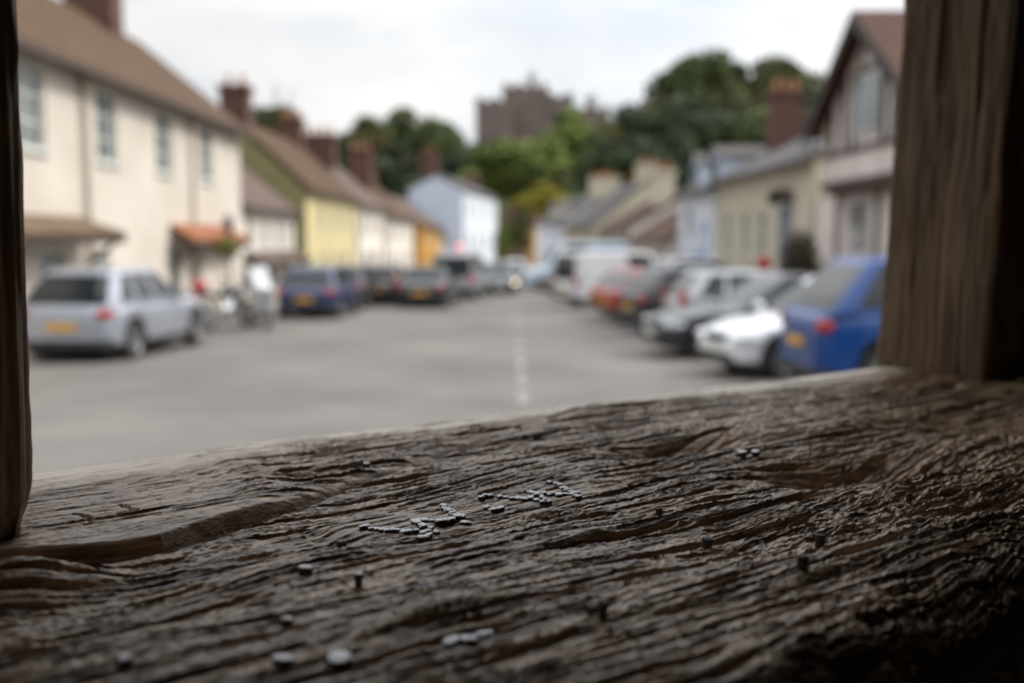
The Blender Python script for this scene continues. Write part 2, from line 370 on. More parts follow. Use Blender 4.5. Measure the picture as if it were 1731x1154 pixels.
def wood(name, dark, light, rough, stretch, sc=1.0, micro=0.35, spec=0.5):
    m = bpy.data.materials.new(name); m.use_nodes = True
    n = m.node_tree; p = n.nodes['Principled BSDF']; l = n.links.new
    t = n.nodes.new('ShaderNodeTexCoord'); a = n.nodes.new('ShaderNodeMapping'); a.inputs['Scale'].default_value = stretch
    l(t.outputs['Object'], a.inputs['Vector'])
    no = n.nodes.new('ShaderNodeTexNoise'); no.inputs['Scale'].default_value = 110*sc; no.inputs['Detail'].default_value = 6
    no.inputs['Roughness'].default_value = 0.65
    l(a.outputs['Vector'], no.inputs['Vector'])
    r = n.nodes.new('ShaderNodeValToRGB')
    r.color_ramp.elements[0].position = 0.36; r.color_ramp.elements[0].color = (*dark, 1)
    r.color_ramp.elements[1].position = 0.66; r.color_ramp.elements[1].color = (*light, 1)
    l(no.outputs['Fac'], r.inputs['Fac'])
    nb = n.nodes.new('ShaderNodeTexNoise'); nb.inputs['Scale'].default_value = 2.6; nb.inputs['Detail'].default_value = 4
    l(t.outputs['Object'], nb.inputs['Vector'])
    mr = n.nodes.new('ShaderNodeMapRange'); mr.inputs['From Min'].default_value = .3; mr.inputs['From Max'].default_value = .7
    mr.inputs['To Min'].default_value = .75; mr.inputs['To Max'].default_value = 1.2
    l(nb.outputs['Fac'], mr.inputs['Value'])
    vm = n.nodes.new('ShaderNodeVectorMath'); vm.operation = 'SCALE'
    l(r.outputs['Color'], vm.inputs[0]); l(mr.outputs['Result'], vm.inputs['Scale']); l(vm.outputs['Vector'], p.inputs['Base Color'])
    p.inputs['Specular IOR Level'].default_value = spec
    rr = n.nodes.new('ShaderNodeMapRange'); rr.inputs['To Min'].default_value = rough-.1; rr.inputs['To Max'].default_value = rough+.15
    l(no.outputs['Fac'], rr.inputs['Value']); l(rr.outputs['Result'], p.inputs['Roughness'])
    prev = None
    for sc3, dist, st3 in ((150*sc, 0.0016, 1.0), (420*sc, 0.0007, 1.0), (700*sc, 0.0004, 3.0)):
        a3 = n.nodes.new('ShaderNodeMapping'); a3.inputs['Scale'].default_value = tuple(x if x > 1 else x*st3 for x in stretch)
        l(t.outputs['Object'], a3.inputs['Vector'])
        n2 = n.nodes.new('ShaderNodeTexNoise'); n2.inputs['Scale'].default_value = sc3; n2.inputs['Detail'].default_value = 3; n2.inputs['Roughness'].default_value = 0.6
        l(a3.outputs['Vector'], n2.inputs['Vector'])
        b = n.nodes.new('ShaderNodeBump'); b.inputs['Strength'].default_value = micro; b.inputs['Distance'].default_value = dist
        l(n2.outputs['Fac'], b.inputs['Height'])
        if prev: l(prev, b.inputs['Normal'])
        prev = b.outputs['Normal']
    l(prev, p.inputs['Normal'])
    return m

# --- sill beam: a profile (inner face, worn top, outer face) lofted along the grain, then carved
du, ds = 0.0010, 0.00062
us = np.arange(-0.06, 1.50, du)
V_OUT = 0.852
def v_in(u): return 0.198 + 0.145*u
W_TOP = 0.66
sv = np.arange(0, 0.10, 0.0016)                      # inner face (coarser lower down)
st = np.arange(0.10, 0.10+W_TOP, ds)
so = np.arange(0.10+W_TOP, 0.10+W_TOP+0.08, 0.002)
ss = np.concatenate([sv, st, so])
UU, SS = np.meshgrid(us, ss, indexing='ij')
tt = (SS - 0.10)/W_TOP                               # 0 at the inner edge, 1 at the outer
tc_ = np.clip(tt, 0, 1)
VI = v_in(UU) + 0.010*vn(UU*9, UU*0+3.3, 1) + 0.006*vn(UU*35, UU*0+1.3, 2)
VO = V_OUT + 0.004*vn(UU*8, UU*0+8.1, 3)
VV = VI + (VO-VI)*tc_
dist_in = (VV - VI)                                  # metres from the inner edge
drop = np.maximum(0.10 - SS, 0)                      # metres down the inner face
drop_o = np.maximum(SS - (0.10+W_TOP), 0)
ZZ = -drop - drop_o
# round both arrises
ri = 0.034 + 0.012*vn(UU*6, UU*0+5, 4)
q = np.clip(1 - dist_in/ri, 0, 1); ZZ = ZZ - 0.030*q*q*(drop == 0) - 0.030*(drop > 0)
ro = 0.035
q2 = np.clip(1 - (VO-VV)/ro, 0, 1); ZZ = ZZ - 0.012*q2*q2*(drop_o == 0) - 0.012*(drop_o > 0)
VV = VV - 0.15*drop + 0.0*drop_o                      # inner face leans away under the lip
# broad wear
top = ((drop == 0) & (drop_o == 0)).astype(np.float32)
H = 0.0058*vn(UU*4.0, VV*12, 0) + 0.0030*vn(UU*9+3, VV*26, 1)
warp = 0.0035*vn(UU*5, VV*10, 2) + 0.0014*vn(UU*18, VV*40, 3)
vw = VV + warp
plank_v = np.interp(UU, [-.1, .10, .165, .265, .304, .356, .44, .55, .75], [.57, .583, .585, .622, .643, .668, .708, .745, .79])
fade = 1 - sstep(.235, .300, UU + .02*vn(UU*20, VV*45, 1))
sd = VV - plank_v - 0.0030*vn(UU*14, VV*14, 5)
onp = sstep(-0.002, 0.0040, sd)
plank = onp*(1 - sstep(.235, .275, UU + .03*vn(UU*20, VV*60, 2)))                 # smooth sawn part of the old plank
H = H*(1-0.75*plank)
# grain: long ridges, splintered checks, chunky broken fibres
rough = (0.25 + 0.75*(1-plank))
gmod = 0.65 + 0.5*vn(UU*6, VV*18, 6)
def rid(fu, fv, k): return 1 - 2*np.abs(vn(UU*fu, vw*fv, k))**0.8
gm = np.clip(gmod, .25, 1.4)
vw = vw + .0006*vn(UU*40, VV*60, 4)*rough
chunk = np.clip(sstep(-.1, .5, vn(UU*6+9, VV*16, 3) + 1.3*sstep(.30, .80, UU) - .35)*(1-sstep(.40, .58, VV)), .12, 1)   # broken fibres, mostly to the right
H += rough*0.0008*rid(7, 80, 4)*gm
H += (0.25+.75*rough)*0.00085*rid(13, 150, 5)*gm
H += (0.35+.65*rough)*0.00085*rid(20, 260, 7)
H += (0.5+.5*rough)*0.00065*rid(34, 430, 6)
H += 0.00030*rid(60, 760, 3)
H += rough*0.0009*sstep(-.03, .04, vn(UU*26+1, vw*110, 2))*gm*top
H += (.3+.7*rough)*(0.00045*vn(UU*300, vw*420, 1) + 0.00030*vn(UU*520, VV*700, 2))*top
H += rough*chunk*0.0015*(sstep(-.07, .07, vn(UU*60, vw*150, 1)) - .5)*top
H += rough*chunk*0.0010*(sstep(-.1, .1, vn(UU*130, vw*280, 2)) - .5)*top
H += rough*chunk*0.0006*vn(UU*210, vw*330, 0)*top
# deep dark checks following the grain
ck = vn(UU*8+5, vw*130, 0); H -= rough*0.0032*sstep(.48, .57, ck)*top
ck = vn(UU*14+2, vw*290, 6); H -= (0.3+.7*rough)*0.0020*sstep(.40, .50, ck)*top
crackd = (1 - sstep(.42, .60, UU))
H *= 1 - .75*np.exp(-((sd-.001)/.006)**2)*crackd
H += 0.0070*onp*fade*(1 - sstep(.03, .16, sd))
H -= (0.0080+.006*sstep(.24, .30, UU))*np.exp(-((sd+0.0045)/0.0046)**2)*crackd
# hollows and humps that the photograph shows
for px, py, ru, rv, dep in ((1150, 758, .045, .019, -.024), (1470, 782, .090, .034, -.034), (1300, 850, .10, .016, .008), (1640, 700, .10, .03, -.011), (1110, 775, .04, .010, -.008), (1560, 640, .08, .02, -.006),
                            (1690, 842, .06, .018, -.013), (1120, 800, .05, .012, -.005), (1330, 820, .09, .012, .005),
                            (1500, 830, .10, .014, .006), (560, 960, .10, .016, .004), (250, 975, .09, .018, -.006),
                            (900, 1010, .16, .012, .003), (1000, 905, .14, .012, .003), (1560, 910, .12, .012, .007),
                            (1280, 720, .10, .012, .005), (120, 1010, .05, .03, -.004), (1005, 1030, .018, .006, -.006)):
    cu, cv = uv(px, py)
    H += dep*np.exp(-(((UU-cu)+0.4*(VV-cv))/ru)**2 - ((vw-cv)/rv)**2)*top
cu, cv = uv(35, 985); H += 0.020*np.exp(-((UU-cu)/.040)**2-((VV-cv)/.024)**2)
cu, cv = uv(120, 962); H -= 0.006*np.exp(-((UU-cu)/.03)**2-((VV-cv)/.010)**2)
# splintered inner lip: fibres running over the edge
lip = np.exp(-((dist_in-0.004)/0.022)**2)*top + (drop > 0)
H += lip*(0.0045*vn(UU*95, VV*12+drop*8, 4) + 0.003*vn(UU*210, drop*14, 5))*sstep(.15, .5, UU)
# carved strokes on the plank at the left
def groove(pts, wdt, dep):
    global H
    pu = [uv(*p) for p in pts]
    d = np.full(UU.shape, 9.0, np.float32)
    for (u0, v0), (u1, v1) in zip(pu[:-1], pu[1:]):
        ex, ey = u1-u0, v1-v0; k = np.clip(((UU-u0)*ex+(VV-v0)*ey)/(ex*ex+ey*ey+1e-12), 0, 1)
        d = np.minimum(d, np.hypot(UU-u0-k*ex, VV-v0-k*ey))
    H = H - dep*(1-sstep(wdt*.35, wdt, d))
groove([(126, 882), (160, 897)], .0030, .0035); groove([(118, 901), (150, 903)], .0026, .003)
groove([(160, 880), (205, 876)], .0022, .0025); groove([(203, 865), (230, 880)], .0030, .0033)
groove([(196, 887), (228, 878)], .0024, .003); groove([(222, 822), (240, 815), (262, 808)], .003, .004)
groove([(330, 795), (375, 788)], .0035, .005); groove([(340, 808), (390, 797)], .003, .005); groove([(385, 828), (430, 818)], .0035, .005)
pa, pb = uv(610, 890), uv(980, 830)
k = np.clip(((UU-pa[0])*(pb[0]-pa[0])+(VV-pa[1])*(pb[1]-pa[1]))/((pb[0]-pa[0])**2+(pb[1]-pa[1])**2), 0, 1)
near = 1 - sstep(.010, .03, np.hypot(UU-pa[0]-k*(pb[0]-pa[0]), VV-pa[1]-k*(pb[1]-pa[1])))
H = H*(1-.55*near) + .0015*near
rim_ = sstep(V_OUT-.085, V_OUT-.05, VV + .012*vn(UU*14, VV*30, 2)); H = H*(1-.6*rim_)
edge_f = np.where(drop > 0, 0.35, 1.0)*np.where(drop_o > 0, 0.3, 1.0)
side = np.clip(drop/0.01, 0, 1)
zf = ZZ + H*(1-side)*edge_f
vf = VV - H*side*1.0
SILL_H = (us, ss, zf.copy(), VV.copy())
P = np.empty(UU.shape + (3,), np.float32)
P[..., 0] = U.x*UU + V.x*vf; P[..., 1] = U.y*UU + V.y*vf; P[..., 2] = ZS + zf
# local frame of the beam: x along the grain
loc = Vector((0, 0, ZS))
Q = np.empty_like(P); Q[..., 0] = UU; Q[..., 1] = vf; Q[..., 2] = zf
sill = bpy.data.objects.new('sill', grid_mesh('sill', Q[:, ::-1])); COL.objects.link(sill)
sill.location = loc; sill.rotation_euler = (0, 0, math.atan2(U.y, U.x)); sill.parent = hall
sill['label'] = 'deeply weathered brown oak sill with raised grain, cracks and hollows'
M['wood_sill'] = wood('weathered_oak', (0.090,0.054,0.031), (0.600,0.415,0.260), 0.40, (0.14, 1.6, 1.6), 1.0, 0.9, 0.7)
q0_ = M['wood_sill'].node_tree.nodes['Principled BSDF']; q0_.inputs['Coat Weight'].default_value = 0.12; q0_.inputs['Coat Roughness'].default_value = 0.30   # rubbed and waxed by hands
# pale ragged band on the outer arris: rain bleaching plus painted-in skylight
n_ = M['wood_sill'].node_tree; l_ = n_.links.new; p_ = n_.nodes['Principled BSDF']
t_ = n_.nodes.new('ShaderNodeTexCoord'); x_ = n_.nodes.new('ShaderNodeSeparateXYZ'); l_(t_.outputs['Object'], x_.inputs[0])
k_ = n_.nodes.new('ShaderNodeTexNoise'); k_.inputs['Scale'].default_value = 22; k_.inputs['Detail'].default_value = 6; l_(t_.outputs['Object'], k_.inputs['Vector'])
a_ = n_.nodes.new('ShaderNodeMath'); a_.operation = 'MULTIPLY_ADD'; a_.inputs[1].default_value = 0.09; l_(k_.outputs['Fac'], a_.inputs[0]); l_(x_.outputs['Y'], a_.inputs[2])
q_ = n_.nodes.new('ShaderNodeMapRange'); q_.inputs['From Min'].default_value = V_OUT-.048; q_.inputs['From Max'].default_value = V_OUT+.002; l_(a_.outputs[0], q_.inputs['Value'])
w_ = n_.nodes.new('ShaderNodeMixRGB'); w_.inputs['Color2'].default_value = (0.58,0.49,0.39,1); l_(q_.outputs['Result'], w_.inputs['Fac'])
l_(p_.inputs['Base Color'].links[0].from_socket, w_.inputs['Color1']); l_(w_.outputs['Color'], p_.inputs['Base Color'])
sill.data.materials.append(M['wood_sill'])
del P, Q
# height of the carved surface at (u, v)
def sill_z(u, v):
    i = int(round((u - us[0])/du)); row = SILL_H[3][i]; lo = len(sv)
    j = lo + int(np.argmin(np.abs(row[lo:lo+len(st)] - v)))
    return float(np.max(SILL_H[2][max(i-1, 0):i+2, j-2:j+3]))

# --- nails driven into the sill, some of them spelling letters
M['nail'] = mat('nail_head', (0.36,0.36,0.37), 0.32, (0.47,0.47,0.48), 300, metal=0.75, spec=0.6, bump=0.3, bscale=400)
M['nail_dark'] = mat('rusty_nail', (0.05,0.042,0.038), 0.55, (0.10,0.08,0.07), 300, metal=0.4, bump=0.3, bscale=400)
def nail(px, py, r, proud, dark=False):
    z = .002
    for _ in range(4): u, v = uv(px, py, ZS + z + proud*.6); z = sill_z(u, v)
    b = MB()
    proud = proud if proud < .005 else .004+(proud-.004)*.45
    rr_ = r*rng.uniform(.9, 1.1); e = rng.uniform(.82, 1.05)
    prof = [(0, proud+.0003), (rr_*.6, proud+.0002), (rr_*.9, proud), (rr_, proud-.0006), (rr_, proud-.0022), (rr_*.86, proud-.003), (rr_*.8, -.006)]
    b.lathe(prof[:4], 14, 'z'); b.lathe(prof[3:], 14, 'z', 1)
    o = b.build('nail', [M['nail_dark'] if dark else M['nail'], M['nail_dark']], sill)
    tl = Matrix.Rotation(rng.uniform(-.16, .16), 4, 'X') @ Matrix.Rotation(rng.uniform(-.16, .16), 4, 'Y') @ Matrix.Rotation(rng.uniform(0, 3), 4, 'Z') @ Matrix.Diagonal((1, e, 1, 1))
    o.matrix_local = Matrix.Translation((u, v, z)) @ tl
    return o
def nail_row(pts, n, r=.0028, proud=.0013):
    ln = [0.0]
    for a, c in zip(pts[:-1], pts[1:]): ln.append(ln[-1]+math.hypot(c[0]-a[0], (c[1]-a[1])*3.0))
    n = int(n*1.45+.5); r *= .95
    for k in range(n):
        s_ = ln[-1]*k/(n-1) if n > 1 else 0
        x = np.interp(s_, ln, [p[0] for p in pts]); y_ = np.interp(s_, ln, [p[1] for p in pts])
        nail(x+rng.uniform(-.8, .8), y_+rng.uniform(-.25, .25), r, proud*rng.uniform(.85, 1.2))
nail_row([(613, 889), (630, 892), (648, 894), (690, 896)], 7)
nail_row([(701, 878), (712, 885), (726, 896)], 7, .0031)
nail_row([(708, 877), (740, 879), (764, 876)], 4)
nail_row([(750, 853), (762, 862), (775, 873), (789, 881)], 9, .0031)
nail_row([(704, 895), (738, 897)], 3, .0027)
nail_row([(712, 909), (726, 905)], 2, .0030, .003)
nail_row([(814, 839), (828, 838)], 2); nail_row([(823, 856), (832, 859), (846, 860)], 3)
nail_row([(845, 839), (880, 841), (927, 846)], 6)
nail_row([(896, 829), (912, 836), (926, 846)], 5); nail_row([(912, 831), (952, 834)], 4)
nail_row([(931, 815), (943, 816), (960, 827), (979, 838)], 7); nail_row([(945, 835), (975, 832)], 3, .0027)
for px, py, r, pr, dk in ((516, 953, .0042, .004, 0), (606, 973, .0026, .008, 0), (484, 1056, .0032, .0025, 0), (478, 1112, .0050, .0018, 0),
                          (573, 1100, .0046, .0022, 0), (816, 1063, .0048, .0022, 0), (764, 1084, .0046, .0018, 0), (793, 1079, .0046, .002, 0),
                          (1002, 1024, .0034, .007, 1), (1020, 1020, .0030, .010, 1), (1032, 860, .0036, .004, 1), (1114, 863, .0030, .004, 1),
                          (1255, 764, .0040, .004, 0), (1278, 764, .0040, .004, 0), (1195, 911, .0040, .008, 1), (1386, 906, .0038, .010, 1),
                          (1358, 941, .0034, .009, 1), (619, 778, .0030, .004, 0), (212, 1113, .0034, .003, 0), (578, 914, .0038, .004, 1),
                          (1537, 838, .0028, .005, 1), (128, 856, .0012, .0006, 1)):
    nail(px, py, r, pr, bool(dk))

# --- posts: rounded rectangles lofted upwards, grain raised along their height
M['wood_post'] = wood('dark_post_oak', (0.120,0.085,0.058), (0.320,0.230,0.160), 0.6, (1.6, 1.6, 0.10), 0.8, 0.5, 0.35)
M['wood_post2'] = wood('brown_post_oak', (0.086,0.057,0.037), (0.200,0.136,0.091), 0.8, (1.2, 1.2, 0.10), 0.22, 0.35, 0.25)
def post(u0, u1, v0, v1, z0, z1, mtl, seed, lean=(0, 0), amp=0.0009, foot=0.0):
    per = []
    c = 0.006
    def seg(a, b_, st_):
        n = max(2, int(math.hypot(b_[0]-a[0], b_[1]-a[1])/st_))
        for k in range(n): per.append((a[0]+(b_[0]-a[0])*k/n, a[1]+(b_[1]-a[1])*k/n))
    cn = [(u0+c, v0), (u1-c, v0), (u1, v0+c), (u1, v1-c), (u1-c, v1), (u0+c, v1), (u0, v1-c), (u0, v0+c)]
    for a, b_ in zip(cn, cn[1:]+cn[:1]): seg(a, b_, 0.0018)
    per = np.array(per); zs = np.arange(z0, z1, 0.005)
    nx = np.roll(per, -1, 0)-np.roll(per, 1, 0); nrm = np.stack([nx[:, 1], -nx[:, 0]], -1); nrm /= np.linalg.norm(nrm, axis=1)[:, None]
    s_ = np.arange(len(per))*0.0018
    Z, Sx = np.meshgrid(zs, s_, indexing='ij')
    w_ = Sx + .006*vn(Z*5, Sx*12, seed)
    h = amp*(1-np.abs(vn(Z*8, w_*150, seed+1))*2) + amp*.7*(1-np.abs(vn(Z*14, w_*330, seed+2))*2) + amp*2.2*vn(Z*4, w_*22, seed+3)
    h -= amp*3.5*sstep(.4, .75, vn(Z*4+3, w_*70, seed+4)) + amp*1.0*sstep(.2, .6, vn(Z*30, Sx*40, seed))*vn(Z*70, w_*120, seed+1)
    if foot:      # worn chamfer where the post meets the sill
        h = h - foot*(1-sstep(0.0, .05, Z-z0))**1.5
    lx = per[:, 0][None, :] + nrm[:, 0][None, :]*h + lean[0]*(Z-z0); ly = per[:, 1][None, :] + nrm[:, 1][None, :]*h + lean[1]*(Z-z0)
    Q = np.stack([lx, ly, Z], -1)
    ob = bpy.data.objects.new('post', grid_mesh('post', Q[::-1], True)); COL.objects.link(ob)
    ob.rotation_euler = (0, 0, math.atan2(U.y, U.x)); ob.parent = hall
    ob.data.materials.append(mtl)
    return ob
lu, lv = uv(65, 928); ru_, rv_ = uv(1484, 617)
p_l = post(lu-0.22, lu, lv, lv+0.20, ZS-0.005, ZS+1.35, M['wood_post'], 1, (0.017, 0), 0.0012, 0.010)
p_l['label'] = 'dark fibrous post at the left edge of the opening'
ri_u, ri_v = uv(1692, 634)
p_r = post(ru_, ru_+0.34, ri_v, rv_+.005, ZS-0.02, ZS+1.35, M['wood_post2'], 3, (0.012, -0.03), 0.0014)
p_r['label'] = 'brown square post at the right end of the sill'
# --- the rest of the hall: plinth wall, lintel, roof, floor; closed walls added to darken inside
def ubox(b, u0, u1, v0, v1, z0, z1, mi=0):
    b.hexa([uvw(u0,v0,z0),uvw(u1,v0,z0),uvw(u1,v1,z0),uvw(u0,v1,z0),uvw(u0,v0,z1),uvw(u1,v0,z1),uvw(u1,v1,z1),uvw(u0,v1,z1)], mi)
M['hall_dark'] = mat('dark_boards', (0.028,0.021,0.016), 0.9, (0.045,0.034,0.026), 5, stretch=(1,1,.2), spec=0.2)
b = MB(); ubox(b, -0.10, 1.62, .26, .84, .02, ZS-0.075); b.build('plinth', M['kerb'], hall)
b = MB(); ubox(b, -3.2, 4.2, .45, .84, ZS+1.352, ZS+1.60); b.build('lintel', M['timber'], hall)
b = MB(); ubox(b, -3.2, lu-.223, .60, .80, .02, ZS-.02); b.build('wall', M['hall_dark'], hall)
b = MB(); ubox(b, 1.622, 4.2, .66, .80, .02, ZS+1.35); b.build('wall', M['hall_dark'], hall)
b = MB(); ubox(b, -3.4, -3.2, -4.4, .598, .02, ZS+1.60); b.build('wall', M['hall_dark'], hall)  # unseen side and back walls, closed to cut light on the sill
b = MB(); ubox(b, 4.2, 4.4, -4.4, .80, .02, ZS+1.60); b.build('wall', M['hall_dark'], hall)
b = MB(); ubox(b, -3.2, 4.2, -4.4, -4.2, .02, ZS+1.60); b.build('wall', M['hall_dark'], hall)
b = MB(); ubox(b, -3.2, 4.2, -4.2, .26, .45, .6); b.build('floor', M['pave'], hall)
b = MB(); b.hexa([uvw(-3.9,-4.9,ZS+1.62), uvw(4.9,-4.9,ZS+1.62), uvw(4.9,1.25,ZS+1.62), uvw(-3.9,1.25,ZS+1.62),
                  uvw(-.5,-2.4,ZS+4.2), uvw(1.5,-2.4,ZS+4.2), uvw(1.5,-1.0,ZS+4.2), uvw(-.5,-1.0,ZS+4.2)]); b.build('roof', M['slate'], hall)

b = MB(); ubox(b, -3.4, -3.2, .60, .80, ZS-.018, ZS+1.352); b.build('post', M['timber'], hall)

#@@BUILDINGS
# ------------------------------------------------------------------ buildings
def house(name, label, A, B, out, depth, ze, zr, wall, roof, windows=(), doors=(), zg=None, cat='house', ov=0.3, gable0=None,
          frame='frame', gl0=0.15, gl1=0.15, mull=(2, 3), sill=True, over=True):
    """gabled house: facade from A to B, outward side 'out' (+1 right of A->B, -1 left), ridge parallel to the facade.
    windows: (s0, s1, z0, z1) along the facade in metres; doors the same"""
    A = Vector((*A, 0)); B = Vector((*B, 0)); d = (B-A); Ln = d.length; d = d/Ln
    o = Vector((d.y, -d.x, 0))*out
    if zg is None: zg = min(gz(A.y), gz(B.y)) - 0.05
    org = A + Vector((0, 0, zg))
    root = empty(name, org, 0, label, cat)
    def P(s_, off, z): return A + d*s_ + o*off + Vector((0, 0, z))
    # facade with real openings
    op = sorted([tuple(w) for w in windows] + [tuple(w) for w in doors])
    us_ = sorted({0.0, Ln, *[w[0] for w in op], *[w[1] for w in op]}); zs_ = sorted({zg, ze, *[w[2] for w in op], *[w[3] for w in op]})
    us_ = [x for x in us_ if 0 <= x <= Ln]; zs_ = [z for z in zs_ if zg <= z <= ze]
    b = MB()
    for i in range(len(us_)-1):
        for j in range(len(zs_)-1):
            cu, cz = (us_[i]+us_[i+1])/2, (zs_[j]+zs_[j+1])/2
            if any(w[0] < cu < w[1] and w[2] < cz < w[3] for w in op): continue
            b.add([P(us_[i],0,zs_[j]), P(us_[i+1],0,zs_[j]), P(us_[i+1],0,zs_[j+1]), P(us_[i],0,zs_[j+1])], [(0,1,2,3)])
    rv = -0.14
    for w in op:
        c = [(w[0],w[2]),(w[1],w[2]),(w[1],w[3]),(w[0],w[3])]
        for k in range(4):
            a_, e_ = c[k], c[(k+1) % 4]
            b.add([P(a_[0],0,a_[1]), P(e_[0],0,e_[1]), P(e_[0],rv,e_[1]), P(a_[0],rv,a_[1])], [(0,1,2,3)])
    # end walls with gables and the back wall
    g0 = 1 if gable0 else 0
    for s_, mi in ((0.0, g0), (Ln, 0)):
        b.add([P(s_,0,zg), P(s_,-depth,zg), P(s_,-depth,ze), P(s_,-depth/2,zr-.02), P(s_,0,ze)], [(0,1,2,3,4)], mi)
    b.add([P(0,-depth,zg), P(Ln,-depth,zg), P(Ln,-depth,ze), P(0,-depth,ze)], [(0,1,2,3)])
    b.build('wall', [M[wall], M[gable0]] if gable0 else M[wall], root, org)
    # roof: two slabs with thickness
    sl = (zr-ze)/(depth/2); e = ze - sl*ov; b = MB()
    th = 0.16
    prof = [(ov, e+.03), (-depth/2, zr+.03), (-depth-ov, e+.03), (-depth-ov, e+.03+th), (-depth/2, zr+.03+th), (ov, e+.03+th)]
    vs = [P(-gl0, a_, z) for a_, z in prof] + [P(Ln+gl1, a_, z) for a_, z in prof]
    fs = [(i, (i+1) % 6, 6+(i+1) % 6, 6+i) for i in range(6)] + [(0,1,4,5), (1,2,3,4), (6,11,10,7), (7,10,9,8)]
    b.add(vs, fs)
    rf = b.build('roof', M[roof], root, org)
    gb = MB(); gb.tube(P(-gl0, ov+.06, e+.05), P(Ln+gl1, ov+.06, e+.05), .06, n=8)
    gb.build('gutter', M['gutter'], root, org)
    def opening(w, nm, fr, nx, nz):
        t = 0.075; f = MB()
        def bar(a0, a1, z0, z1, o0=rv, o1=rv+.06): f.hexa([P(a0,o0,z0),P(a1,o0,z0),P(a1,o1,z0),P(a0,o1,z0),P(a0,o0,z1),P(a1,o0,z1),P(a1,o1,z1),P(a0,o1,z1)])
        s0, s1, z0, z1 = w
        bar(s0+.004, s0+t, z0+.004, z1-.004); bar(s1-t, s1-.004, z0+.004, z1-.004)
        bar(s0+t, s1-t, z0+.004, z0+t); bar(s0+t, s1-t, z1-t, z1-.004)
        for k in range(1, nx): x = s0+(s1-s0)*k/nx; bar(x-.03, x+.03, z0+t, z1-t, rv+.005, rv+.05)
        for k in range(1, nz): x = z0+(z1-z0)*k/nz; bar(s0+t, s1-t, x-.025, x+.025, rv+.01, rv+.045)
        fo = f.build(nm, M[fr], root, org)
        g_ = MB(); g_.add([P(s0,rv+.02,z0), P(s1,rv+.02,z0), P(s1,rv+.02,z1), P(s0,rv+.02,z1)], [(0,1,2,3)])
        pa = g_.build('pane', M['glass'], fo, org); pa.location = (0,0,0)
        if nm == 'window' and sill:
            q_ = MB(); q_.hexa([P(s0-.06,.002,z0-.09),P(s1+.06,.002,z0-.09),P(s1+.06,.09,z0-.09),P(s0-.06,.09,z0-.09),
                                P(s0-.06,.002,z0-.01),P(s1+.06,.002,z0-.01),P(s1+.06,.09,z0-.01),P(s0-.06,.09,z0-.01)])
            q_.build('window_ledge', M['frame'], fo, org)
        return fo
    for w in windows: opening(w, 'window', frame, *mull)
    for w in doors:
        dd = opening(w, 'door', 'frame_dark', 1, 2)
    return dict(root=root, P=P, org=org, roof=rf, Ln=Ln, zg=zg, ze=ze, zr=zr, depth=depth, d=d, o=o, opening=opening)
def chimney(h, s_, off, ws, wo, z0, z1, m='brick', pots=2, potm='pot'):
    P, org = h['P'], h['org']; b = MB()
    def bx(a, c, za, zb, g, mi=0):
        b.hexa([P(s_-a-g,off-c-g,za),P(s_+a+g,off-c-g,za),P(s_+a+g,off+c+g,za),P(s_-a-g,off+c+g,za),
                P(s_-a-g,off-c-g,zb),P(s_+a+g,off-c-g,zb),P(s_+a+g,off+c+g,zb),P(s_-a-g,off+c+g,zb)], mi)
    bx(ws/2, wo/2, z0, z1-.32, 0); bx(ws/2, wo/2, z1-.32, z1-.20, .05); bx(ws/2, wo/2, z1-.20, z1, .10)
    for k in range(pots):
        x = off + (k-(pots-1)/2)*(wo/max(pots, 1)); p = P(s_, x, z1)
        b.tube(p, p+Vector((0,0,.5)), .13, .10, 10, 1)
    return b.build('chimney', [M[m], M[potm]], h['roof'], org)
def pbox(h, nm, s0, s1, o0, o1, z0, z1, m, parent=None):
    P = h['P']; b = MB()
    b.hexa([P(s0,o0,z0),P(s1,o0,z0),P(s1,o1,z0),P(s0,o1,z0),P(s0,o0,z1),P(s1,o0,z1),P(s1,o1,z1),P(s0,o1,z1)])
    return b.build(nm, M[m], parent or h['root'], h['org'])
def hood(h, s0, s1, zt, zb, out_, m):
    """small lean-to roof over a shop window, on timber brackets"""
    P = h['P']; b = MB(); t = .10; e = .25
    b.hexa([P(s0-e,out_,zb),P(s1+e,out_,zb),P(s1,.004,zt),P(s0,.004,zt),P(s0-e,out_,zb+t),P(s1+e,out_,zb+t),P(s1,.004,zt+t),P(s0,.004,zt+t)])
    b.hexa([P(s0-e,out_-.1,zb-.14),P(s1+e,out_-.1,zb-.14),P(s1+e,out_-.02,zb-.14),P(s0-e,out_-.02,zb-.14),
            P(s0-e,out_-.1,zb),P(s1+e,out_-.1,zb),P(s1+e,out_-.02,zb),P(s0-e,out_-.02,zb)], 1)
    hd = b.build('hood', [M[m], M['timber']], h['root'], h['org'])
    for s_ in (s0, s1):
        k = MB(); k.tube(P(s_, .01, zb-.75), P(s_, out_-.1, zb-.05), .05, n=6); k.build('bracket', M['timber'], hd, h['org'])
    return hd
